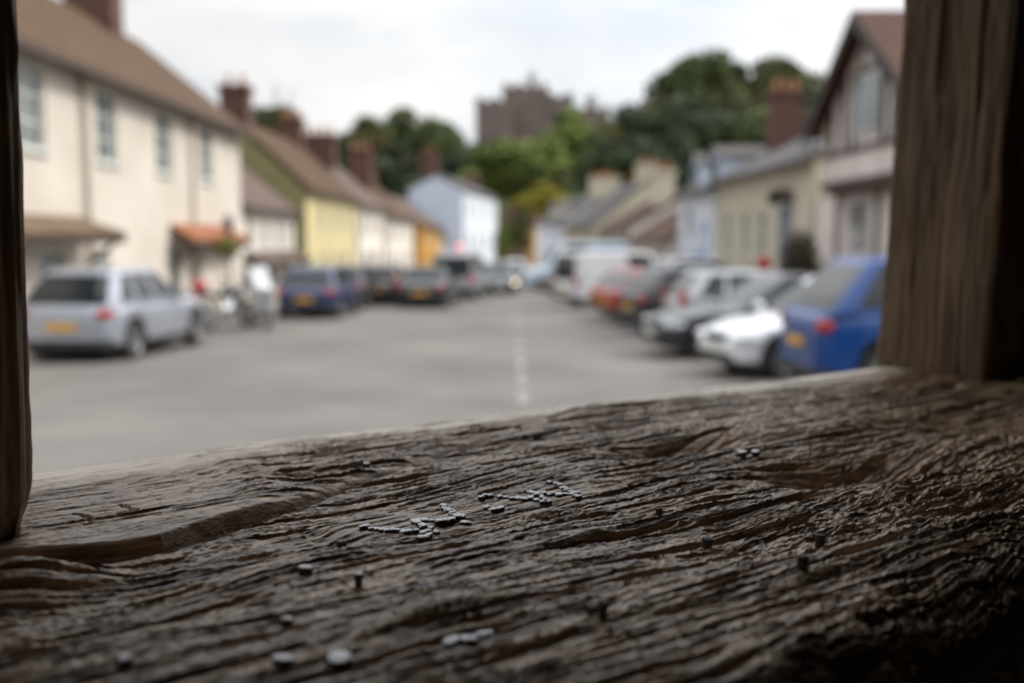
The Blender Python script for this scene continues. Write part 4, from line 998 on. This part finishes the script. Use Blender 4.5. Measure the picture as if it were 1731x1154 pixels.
def car(name, label, cat, loc, head, L_, W_, H_, kind, pm, group, rear_glass=True, panel=False, plate=True, mirrors=True, wheelr=.322):
    k0 = 'hatch' if kind == 'estate' else kind
    bl = BELT[k0]; root = empty(name, loc, head, label, cat, group)
    xw = (-.5*L_+.19*L_, -.5*L_+.80*L_) if kind != 'van' else (-.5*L_+.20*L_, -.5*L_+.80*L_)
    body = MB(); fr = np.unique(np.concatenate([np.linspace(0, 1, 66), [f for f, _ in bl], [.004, .02, .99, .996]]))
    rings = []
    for f in fr:
        x = (f-.5)*L_; zt = np.interp(f, [a for a, _ in bl], [c for _, c in bl])*H_
        w = W_/2*np.interp(f, [0,.008,.035,.11,.84,.93,.98,1], [.62,.78,.90,1,1,.94,.80,.60])
        zl = np.interp(f, [0,.02,.07,.93,.98,1], [.34,.26,.20,.19,.21,.30])
        for c in xw:
            dd = (wheelr+.055)**2-(x-c)**2
            if dd > 0: zl = max(zl, wheelr + math.sqrt(dd))
        zt = max(zt, zl+.04); dz = zt-zl
        half = [(0,zl),(.80*w,zl),(.955*w,zl+.02*dz),(.985*w,zl+.18*dz),(w,zl+.42*dz),(.985*w,zl+.66*dz),(.965*w,zl+.80*dz),(.93*w,zl+.93*dz),(.86*w,zt-.004),(.5*w,zt+.012),(0,zt+.016)]
        rings.append([(x,-y,z) for y, z in half] + [(x,y,z) for y, z in half[-2:0:-1]])
    n = len(rings[0]); vs = [p for r_ in rings for p in r_]; fs = []
    for i in range(len(rings)-1):
        for j in range(n): fs.append((i*n+j, i*n+(j+1) % n, (i+1)*n+(j+1) % n, (i+1)*n+j))
    low = [k_ for k_ in range(len(fs)) if (k_ % n) in (0,1,2,n-1,n-2,n-3)]; ls_ = set(low)  # black lower strip: plastic trim, also standing in for shade under the car
    body.add(vs, [fs[k_] for k_ in range(len(fs)) if k_ not in ls_], 0, True); body.add(vs, [fs[k_] for k_ in low], 1, True); body.add(rings[0], [tuple(range(n))]); body.add(rings[-1], [tuple(range(n))])
    body.build('body', [M[pm], M['plastic']], root)
    # greenhouse
    rb, rt, fb, ft, tw, crn = GH_[kind]
    zb = (np.interp(.45, [a for a, _ in bl], [c for _, c in bl]))*H_
    bw, tw_ = W_/2*.955, W_/2*tw
    pts = [(p, c) for p, c in HALF] + [((p[0], -p[1]), c2) for (p, _), c2 in zip(HALF[-2:0:-1], [HALF[k][1] for k in range(len(HALF)-2, 0, -1)])]
    # class of the segment that starts at point i
    cls = [c for _, c in HALF[:-1]] + [HALF[k][1] for k in range(len(HALF)-2, -1, -1)]
    m = len(pts)
    def pos(i, s_, inset=0.0):
        (a, c), _ = pts[i % m]
        s2 = s_
        xr = (rb+(rt-rb)*s2-.5)*L_; xf = (fb+(ft-fb)*s2-.5)*L_
        hw = bw+(tw_-bw)*(s2**1.25)
        x = xr+(xf-xr)*a; y = hw*c
        f = x/L_+.5; zb_ = np.interp(f, [q_ for q_, _ in bl], [q_ for _, q_ in bl])*H_ - .02
        zt_ = H_-crn*1.0-.03*(abs(a-.45)/.55)**2
        z = zb_+(zt_-zb_)*s2
        if inset: k_ = 1-inset/max(hw, .1); y *= k_; x = (xr+xf)/2+(x-(xr+xf)/2)*(1-inset/L_*2)
        return (x, y, z)
    frame = MB(); wins = {}
    lev = [0, .10, .30, .55, .78, .90, 1.0]
    for i in range(m):
        c = cls[i] if i < len(cls) else 'ws'
        solid = c == 'pil' or (panel and c in ('sw2',)) or (panel and c == 'sw' and pts[i][0][0] < .6) or (c == 'rw' and not rear_glass)
        for a in range(len(lev)-1):
            quad = [pos(i, lev[a]), pos(i+1, lev[a]), pos(i+1, lev[a+1]), pos(i, lev[a+1])]
            if solid or lev[a] < .10 or lev[a] >= .90: frame.add(quad, [(0,1,2,3)], 0, True)
            else:
                side = 'l' if pts[i][0][1]+pts[(i+1) % m][0][1] > 0 else 'r'
                key = {'ws': 'windscreen', 'rw': 'rear_window'}.get(c) or ('side_window', side, c if c == 'sw2' else ('f' if (pts[i][0][0]+pts[(i+1) % m][0][0])/2 > .58 else 'm'))
                quad = [pos(i, lev[a], .006), pos(i+1, lev[a], .006), pos(i+1, lev[a+1], .006), pos(i, lev[a+1], .006)]
                wins.setdefault(key, MB()).add(quad, [(0,1,2,3)], 0, True)
    # crowned roof
    top = [pos(i, 1.0) for i in range(m)]; cx = sum(p[0] for p in top)/m
    prev = top
    for sc2, up in ((.94,.45),(.75,.8),(.4,.97),(.02,1.0)):
        cur = [(cx+(p[0]-cx)*sc2, p[1]*sc2, p[2]+(H_-p[2])*up) for p in top]
        for i in range(m): frame.add([prev[i], prev[(i+1) % m], cur[(i+1) % m], cur[i]], [(0,1,2,3)], 0, True)
        prev = cur
    frame.build('roof', M[pm], root)
    for key, w in wins.items(): w.build(key if isinstance(key, str) else 'side_window', M['carglass'], root)
    # wheels
    for x in xw:
        for sy in (1, -1):
            sc3 = wheelr/.322
            wh = _tw.build('wheel', M['tyre'], root); wh.location = (x, sy*(W_/2-.115), wheelr); wh.scale = (sc3, sy*1.0, sc3)
            _rw.build('rim', M['rim'], wh)
    # lamps, bumpers, plates, mirrors
    zr_ = H_*(.52 if kind != 'van' else .40); hl = np.interp(.95, [q_ for q_, _ in bl], [q_ for _, q_ in bl])*H_ - .085
    for sy in (1, -1):
        b = MB()
        if kind == 'van' or kind == 'estate': b.ell((-.482*L_, sy*W_*.405, zr_+.10), (.10, .036, .25), Matrix.Rotation(sy*1.05, 3, 'Z'))
        else: b.ell((-.4835*L_, sy*W_*.396, zr_+.02), (.155, .034, .085), Matrix.Rotation(sy*1.05, 3, 'Z'))
        b.build('tail_light', M['redlamp'], root)
        b = MB(); b.ell((.452*L_, sy*W_*.422, hl), (.21, .036, .065), Matrix.Rotation(-sy*.54, 3, 'Z')); b.build('headlight', M['lamp'], root)
        if mirrors:
            b = MB(); b.ell(((fb-.055-.5)*L_, sy*(W_/2*.955+.10), zb+.06), (.09, .12, .075)); b.build('door_mirror', M[pm], root)
    b = MB(); b.hexa([(-.503*L_,-W_*.37,.30),(-.47*L_,-W_*.44,.24),(-.47*L_,W_*.44,.24),(-.503*L_,W_*.37,.30),(-.503*L_,-W_*.37,.42),(-.47*L_,-W_*.45,.44),(-.47*L_,W_*.45,.44),(-.503*L_,W_*.37,.42)])
    b.build('rear_bumper', M['plastic'], root)
    b = MB(); b.hexa([(.47*L_,-W_*.40,.22),(.502*L_,-W_*.30,.26),(.502*L_,W_*.30,.26),(.47*L_,W_*.40,.22),(.47*L_,-W_*.40,.36),(.504*L_,-W_*.30,.38),(.504*L_,W_*.30,.38),(.47*L_,W_*.40,.36)])
    b.build('front_bumper', M['plastic'], root)
    b = MB(); b.hexa([(.46*L_,-W_*.20,H_*.37),(.499*L_,-W_*.17,H_*.36),(.499*L_,W_*.17,H_*.36),(.46*L_,W_*.20,H_*.37),(.46*L_,-W_*.2,H_*.45),(.492*L_,-W_*.18,H_*.44),(.492*L_,W_*.18,H_*.44),(.46*L_,W_*.2,H_*.45)])
    b.build('grille', M['plastic'], root)
    if plate:
        pz = H_*.40 if kind != 'van' else H_*.30
        b = MB(); b.box((-.5*L_-.035,-.26,pz-.056), (-.5*L_-.008,.26,pz+.056)); b.build('number_plate', M['plate_y'], root)
        b = MB(); b.box((.5*L_+.006,-.26,.40), (.5*L_+.03,.26,.51)); b.build('number_plate', M['plate_w'], root)
    return root
def G(x, y): return (x, y, gz(y))
LG, RG = 'vehicles parked along the left side', 'vehicles parked nose or tail out along the right side'
N = R(90)
car('parked_car', 'silver grey crossover with yellow rear plate, nearest vehicle on the left', 'car', G(-7.35, 18.75), N-R(6), 4.2, 1.84, 1.62, 'suv', 'p_silver', LG, wheelr=.34)
car('parked_car', 'dark navy blue car behind the motorcycles on the left', 'car', G(-5.75, 29.9), N-R(2), 4.1, 1.8, 1.50, 'hatch', 'p_navy', LG)
car('parked_car', 'dark grey car parked just beyond the navy blue car', 'car', G(-5.7, 35.2), N-R(4), 4.2, 1.8, 1.5, 'hatch', 'p_grey', LG)
car('parked_car', 'bronze brown car parked beside the black saloon on its left', 'car', G(-4.75, 37.6), N-R(3), 4.2, 1.8, 1.5, 'estate', 'p_bronze', LG)
car('parked_car', 'black saloon with red tail lights standing furthest out from the left kerb', 'car', G(-2.95, 35.6), N-R(4), 4.4, 1.78, 1.42, 'saloon', 'p_black', LG)
car('parked_van', 'light silver people carrier with dark rear window beyond the black saloon', 'van', G(-2.15, 41.8), N-R(6), 4.5, 1.85, 1.9, 'van', 'p_lsilver', LG, panel=False)
car('parked_car', 'grey hatchback half hidden behind the silver people carrier', 'car', G(-1.9, 52.0), N-R(6), 4.1, 1.75, 1.5, 'hatch', 'p_midgrey', LG)
# car facing the camera with one lit lamp, far down the street
oc = car('driven_car', 'small dark car far down the street with its headlight glowing', 'car', G(-0.75, 46.5), -N+R(6), 3.9, 1.7, 1.45, 'hatch', 'p_grey', None)
M['lit'] = mat('lit_headlight', (0.9,0.85,0.7), 0.3, (0.8,0.75,0.6), 4, emit=((1.0,.72,.45), 2.0))
for ch in list(oc.children):
    if ch.name.startswith('headlight') and ch.data.vertices[0].co.y > 0:
        ch.data.materials.clear(); ch.data.materials.append(M['lit'])
car('parked_car', 'white car far off between the street end and the pale blue van', 'car', G(.2, 62), N-R(4), 4.2, 1.75, 1.5, 'hatch', 'p_white', None)
# right row
def row(name, label, cat, x, y, ang, nose_out, L_, W_, H_, kind, pm, **k):
    """x, y: middle of the end that points at the street; ang: how far the car is turned from square to the kerb"""
    a = R(ang); d = Vector((math.cos(a), math.sin(a), 0))
    c = Vector((x, y, 0)) + d*L_/2
    head = math.atan2(d.y, d.x) + (math.pi if nose_out else 0)
    return car(name, label, cat, G(c.x, c.y), head, L_, W_, H_, kind, pm, RG, **k)
row('parked_car', 'bright blue sport utility car backed out beside the right post', 'car', 3.72, 12.95, 4, False, 4.4, 1.88, 1.82, 'suv', 'p_blue', wheelr=.37)
row('parked_car', 'small white car, nose to the street, left of the blue one', 'car', 3.05, 15.0, 16, True, 3.7, 1.66, 1.5, 'hatch', 'p_white')
row('parked_car', 'dark grey saloon, nose to the street, with steep pale windscreen', 'car', 2.5, 18.0, 8, True, 4.5, 1.8, 1.5, 'saloon', 'p_grey', wheelr=.34)
row('parked_car', 'light silver estate car with tall red tail lamps beyond the dark grey saloon', 'car', 3.35, 21.2, 6, False, 4.5, 1.8, 1.52, 'estate', 'p_lsilver')
row('parked_car', 'black hatchback, tail out, between the silver estate and the red car', 'car', 2.75, 23.6, 14, False, 4.1, 1.8, 1.56, 'suv', 'p_black')
row('parked_car', 'red hatchback, tail out, nearer of the two red cars', 'car', 2.5, 26.4, 14, False, 4.0, 1.75, 1.5, 'hatch', 'p_red')
row('parked_car', 'red car half hidden behind the nearer red hatchback', 'car', 2.45, 29.0, 14, False, 4.0, 1.75, 1.46, 'hatch', 'p_red')
row('parked_car', 'silver car with pale roof showing over the red cars', 'car', 4.2, 31.5, 10, False, 4.3, 1.8, 1.75, 'suv', 'p_lsilver')
row('parked_van', 'white panel van, tail out, beyond the red cars', 'van', 1.75, 34.3, 24, False, 4.9, 1.95, 1.95, 'van', 'p_white', panel=True, rear_glass=True)
row('parked_car', 'dark blue car low between the two pale vans', 'car', 1.45, 41.2, 20, False, 4.1, 1.78, 1.48, 'hatch', 'p_navy')
row('parked_van', 'large pale blue white van, nose to the street, furthest of the right row', 'van', .35, 50.5, 10, True, 5.6, 2.05, 2.45, 'van', 'p_pblue', panel=True)
row('parked_car', 'black car behind the white panel van', 'car', 2.6, 46.0, 14, False, 4.2, 1.78, 1.5, 'hatch', 'p_black')

def motorbike(label, loc, head, pm, fairing, lean=0.10):
    root = empty('motorcycle', loc, head, label, 'motorcycle', 'motorcycles parked on the left'); root.rotation_euler = (lean, 0, head)
    for x in (-.70, .72):
        t = MB(); t.lathe([(.235,-.05),(.29,-.06),(.315,-.03),(.32,0),(.315,.03),(.29,.06),(.235,.05)], 24)
        w = t.build('wheel', M['tyre'], root); w.location = (x, 0, .32)
        r = MB(); r.lathe([(.22,-.035),(.24,-.04),(.24,.04),(.22,.035),(.22,-.035)], 24); r.tube((0,-.07,0),(0,.07,0),.05)
        for k in range(6):
            a = 2*math.pi*k/6; r.tube((0,0,0), (.225*math.cos(a),0,.225*math.sin(a)), .014, n=6)
        r.build('rim', M['rim'], w)
        d = MB(); d.lathe([(.06,.062),(.15,.062),(.15,.068),(.06,.068)], 20); d.build('brake_disc', M['chrome'], w)
    b = MB(); b.tube((-.70,.0,.32), (-.15,0,.42), .05); b.tube((-.15,0,.42), (-.25,0,.82), .045); b.tube((.45,0,.92), (-.1,0,.45), .05); b.tube((-.25,0,.80), (.45,0,.90), .035)
    b.build('frame', M['plastic'], root)
    b = MB(); b.ell((.02,0,.48), (.27,.19,.20)); b.tube((.05,-.2,.45),(.05,.2,.45),.11); b.tube((.12,0,.55),(.22,0,.75),.10); b.build('engine', M['chrome'], root)
    b = MB(); b.ell((.16,0,.90), (.32,.17,.15)); b.build('tank', M[pm], root)
    b = MB(); b.ell((-.32,0,.86), (.38,.15,.075)); b.ell((-.68,0,.93), (.22,.12,.07)); b.build('seat', M['plastic'], root)
    for sy in (.07, -.07):
        f = MB(); f.tube((.72,sy,.32), (.46,sy,1.0), .026); f.build('fork', M['chrome'], root)
    b = MB(); b.path([(.42,-.36,1.06),(.46,-.16,1.03),(.46,.16,1.03),(.42,.36,1.06)], .016); b.tube((.42,.36,1.06),(.36,.46,1.05),.024); b.tube((.42,-.36,1.06),(.36,-.46,1.05),.024)
    b.build('handlebar', M['plastic'], root)
    for sy in (1, -1):
        b = MB(); b.tube((.42,sy*.30,1.06), (.44,sy*.36,1.22), .009, n=6); b.ell((.43,sy*.40,1.25), (.02,.075,.045)); b.build('mirror', M['plastic'], root)
    b = MB(); b.path([(.25,-.13,.45),(.1,-.17,.25),(-.35,-.2,.28)], .03); b.tube((-.35,-.2,.28), (-.95,-.22,.46), .055, .06); b.build('exhaust', M['chrome'], root)
    b = MB(); b.ell((-.90,0,.86), (.05,.12,.06)); b.build('tail_light', M['redlamp'], root)
    b = MB(); b.hexa([(-.98,-.11,.52),(-.96,-.11,.52),(-.96,.11,.52),(-.98,.11,.52),(-.94,-.11,.72),(-.92,-.11,.72),(-.92,.11,.72),(-.94,.11,.72)]); b.build('number_plate', M['plate_y'], root)
    b = MB(); b.path([(-.45+.36*math.cos(math.pi*k/8)-.25, 0, .36+.36*math.sin(math.pi*k/8)) for k in range(2, 8)], .05); b.build('mudguard', M['plastic'], root)
    if fairing:
        b = MB()
        for sy in (1, -1):
            b.hexa([(.18,sy*.16,.45),(.62,sy*.12,.52),(.74,sy*.13,.95),(.22,sy*.24,.95),(.18,sy*.22,.45),(.62,sy*.17,.52),(.76,sy*.18,.95),(.22,sy*.29,.95)])
        b.ell((.62,0,1.0), (.22,.25,.17)); b.build('fairing', M['p_white'], root)
        b = MB(); b.hexa([(.66,-.20,1.1),(.70,-.2,1.1),(.70,.2,1.1),(.66,.2,1.1),(.40,-.22,1.52),(.42,-.22,1.53),(.42,.22,1.53),(.40,.22,1.52)]); b.build('windshield', M['lamp'], root)  # whitish lens colour stands in for the screen's glare
        for sy in (1, -1):
            c = MB(); c.ell((-.62,sy*.34,.68), (.28,.13,.22)); c.build('pannier', M['plastic'], root)
    else:
        b = MB(); b.ell((.56,0,.98), (.11,.11,.12)); b.build('headlight', M['lamp'], root)
        c = MB(); c.ell((-.82,0,1.10), (.20,.19,.16)); c.build('top_box', M['redlamp'], root)
    return root
motorbike('dark motorcycle with red tail box parked behind the silver crossover', G(-6.95, 24.3), N-R(28), 'p_black', False, -.10)
motorbike('motorcycle with big white fairing and windshield beside the dark motorcycle', G(-6.3, 25.0), N+R(205), 'p_white', True, .10)

# ------------------------------------------------------------------ street furniture and planting
M['flower'] = mat('basket_flowers', (0.36,0.30,0.03), 0.7, (0.07,0.12,0.02), 9, ramp=(.40,.55), island=True)
def leafball(b_name, c, r, m, seed, n=420, leaf=.05, parent=None):
    q_ = np.random.default_rng(seed); vs = []; fs = []
    for i in range(n):
        d = q_.normal(size=3); d /= np.linalg.norm(d); p = np.array(c)+d*np.array(r)*q_.uniform(.35, 1.05)
        nn = d+q_.normal(size=3)*.6; nn /= np.linalg.norm(nn); a = np.cross(nn, q_.normal(size=3)); a /= np.linalg.norm(a); e = np.cross(nn, a)
        s_ = leaf*q_.uniform(.6, 1.4); k = len(vs); vs += [p-a*s_, p-e*s_*.6, p+a*s_, p+e*s_*.6]; fs.append((k,k+1,k+2,k+3))
    b = MB(); b.add(vs, fs); return b.build(b_name, M[m], parent)
lp = empty('lamp_post', (-8.75, 30.9, gz(30.9)+.11), 0, 'slim dark lamp post beside the orange tiled hood', 'lamp post')
b = MB(); b.tube((0,0,0), (0,0,.8), .075, .06); b.tube((0,0,.8), (0,0,2.35), .045, .035); b.tube((-.32,0,2.28),(.32,0,2.28),.018); b.build('pole', M['gutter'], lp)
b = MB(); b.lathe([(.05,2.35),(.11,2.42),(.16,2.75),(.17,2.78),(.05,2.92),(0,2.95)], 8, 'z'); b.build('lantern', M['frame_dark'], lp)
hb = empty('hanging_basket', (-8.85, 30.9, gz(30.9)+1.95), 0, 'hanging flower basket of yellow and green on the lamp post', 'flower basket')
b = MB(); b.lathe([(0,-.22),(.16,-.18),(.26,-.02),(.28,.02)], 14, 'z'); b.build('basket', M['timber'], hb)
leafball('plants', (0,0,.14), (.50,.45,.26), 'flower', 5, 520, .06, hb)
tp = empty('topiary', (7.55, 26.2, gz(26)+.11), 0, 'dark brown bushy shrub in front of the half timbered house', 'shrub')
leafball('foliage', (0,0,1.55), (.52,.52,.85), 'leaf_shrub' if 'leaf_shrub' in M else 'leaf_brown', 9, 1500, .07, tp)
b = MB(); b.tube((0,0,0),(0,0,1.6),.06,.04); b.lathe([(0,.0),(.28,.0),(.36,.5),(.32,.5)], 16, 'z'); b.build('tub', M['timber'], tp)
wl = empty('hedge', (8.0, 35.0, gz(35)+.11), 0, 'low green shrub at the foot of the cream house', 'shrub')
leafball('foliage', (0,0,.5), (.35,1.1,.5), 'leaf_green', 12, 700, .06, wl)
sg = empty('road_sign', (7.6, 30.2, gz(30)+.11), 0, 'small red sign board on a post in front of the cream house', 'sign')
M['sign_red'] = mat('red_sign', (0.50,0.03,0.025), 0.5, (0.42,0.025,0.02), 4)
b = MB(); b.tube((0,0,0),(0,0,1.35),.03); b.build('post', M['gutter'], sg)
b = MB(); b.lathe([(0,-.02),(.23,-.02),(.24,0),(.23,.02),(0,.02)], 24, 'y', c=(0,-.055,1.42)); b.build('board', M['sign_red'], sg)
# small red lamp shining by the white cottage
M['red_glow'] = mat('lit_red_lamp', (0.8,0.1,0.1), 0.4, (0.7,0.08,0.08), 4, emit=((1.0,.25,.25), 1.3))
pr = at(777, 417, 52.0)
rl = empty('signal_lamp', (pr.x, 52.0, gz(52)), 0, 'small glowing red lamp on a slim pole before the white cottage', 'lamp')
b = MB(); b.tube((0,0,0), (0,0,pr.z-gz(52)+.12), .035); b.build('pole', M['gutter'], rl)
b = MB(); b.ell((0,-.10,pr.z-gz(52)), (.12,.06,.12)); b.build('lamp', M['red_glow'], rl)
# red dressed pedestrian far down the street
def person(loc, head, label, shirt, trousers, h=1.7):
    root = empty('person', loc, head, label, 'person')
    sk = {'hip': (0,0,.53),'chest': (0,0,.74),'neck': (0,.0,.845),'head0': (.0,.0,.89),'head1': (.005,0,.965),
          'shl': (0,.105,.805),'shr': (0,-.105,.805),'ell': (-.02,.14,.63),'elr': (.01,-.14,.63),'hal': (.03,.15,.47),'har': (.06,-.145,.48),
          'tl': (0,.055,.50),'tr': (0,-.055,.50),'knl': (.06,.06,.28),'knr': (-.02,-.06,.28),'anl': (.04,.06,.03),'anr': (-.10,-.06,.05),'fl': (.11,.065,.012),'fr': (-.03,-.065,.012)}
    seg = [('hip','chest',.085,.095),('chest','neck',.08,.035),('neck','head0',.032,.045),('head0','head1',.052,.040),('chest','shl',.06,.042),('chest','shr',.06,.042),
           ('shl','ell',.034,.027),('shr','elr',.034,.027),('ell','hal',.026,.018),('elr','har',.026,.018),('hip','tl',.07,.058),('hip','tr',.07,.058),('tl','knl',.056,.040),('tr','knr',.056,.040),
           ('knl','anl',.038,.026),('knr','anr',.038,.026),('anl','fl',.026,.02),('anr','fr',.026,.02)]
    bm = bmesh.new(); me = bpy.data.meshes.new('body'); names = list(sk); ly = bm.verts.layers.skin.verify(); vd = {n: bm.verts.new(Vector(sk[n])*h) for n in names}
    for a, c, _, _ in seg: bm.edges.new((vd[a], vd[c]))
    for a, c, ra, rc in seg:
        for n, r_ in ((a, ra), (c, rc)): vd[n][ly].radius = (r_*h, r_*h)
    vd['hip'][ly].use_root = True
    bm.to_mesh(me); bm.free(); o = bpy.data.objects.new('body', me); COL.objects.link(o); o.parent = root
    o.modifiers.new('skin', 'SKIN'); sb = o.modifiers.new('sub', 'SUBSURF'); sb.levels = 1; sb.render_levels = 1
    m = bpy.data.materials.new('clothes'); m.use_nodes = True; n_ = m.node_tree; tcx = n_.nodes.new('ShaderNodeTexCoord'); sx = n_.nodes.new('ShaderNodeSeparateXYZ')
    rp = n_.nodes.new('ShaderNodeValToRGB'); rp.color_ramp.interpolation = 'CONSTANT'; e = rp.color_ramp.elements
    e[0].position = 0; e[0].color = (.02,.02,.02,1); e[1].position = .04*h/2; e[1].color = (*trousers,1)
    for p_, c_ in ((.50*h/2, shirt), (.85*h/2, (.42,.25,.18))): q_ = e.new(p_); q_.color = (*c_, 1)
    dv = n_.nodes.new('ShaderNodeMath'); dv.operation = 'MULTIPLY'; dv.inputs[1].default_value = .5
    n_.links.new(tcx.outputs['Object'], sx.inputs[0]); n_.links.new(sx.outputs['Z'], dv.inputs[0]); n_.links.new(dv.outputs[0], rp.inputs['Fac'])
    n_.links.new(rp.outputs['Color'], n_.nodes['Principled BSDF'].inputs['Base Color']); n_.nodes['Principled BSDF'].inputs['Roughness'].default_value = .8
    me.materials.append(m)
    b = MB(); b.ell((-.012*h,0,.945*h), (.056*h,.050*h,.052*h)); b.build('hair', M['timber'], root)
    return root
person((-1.75, 53.5, gz(53.5)), R(200), 'person in a red top walking far down the street', (.42,.04,.045), (.05,.055,.08))
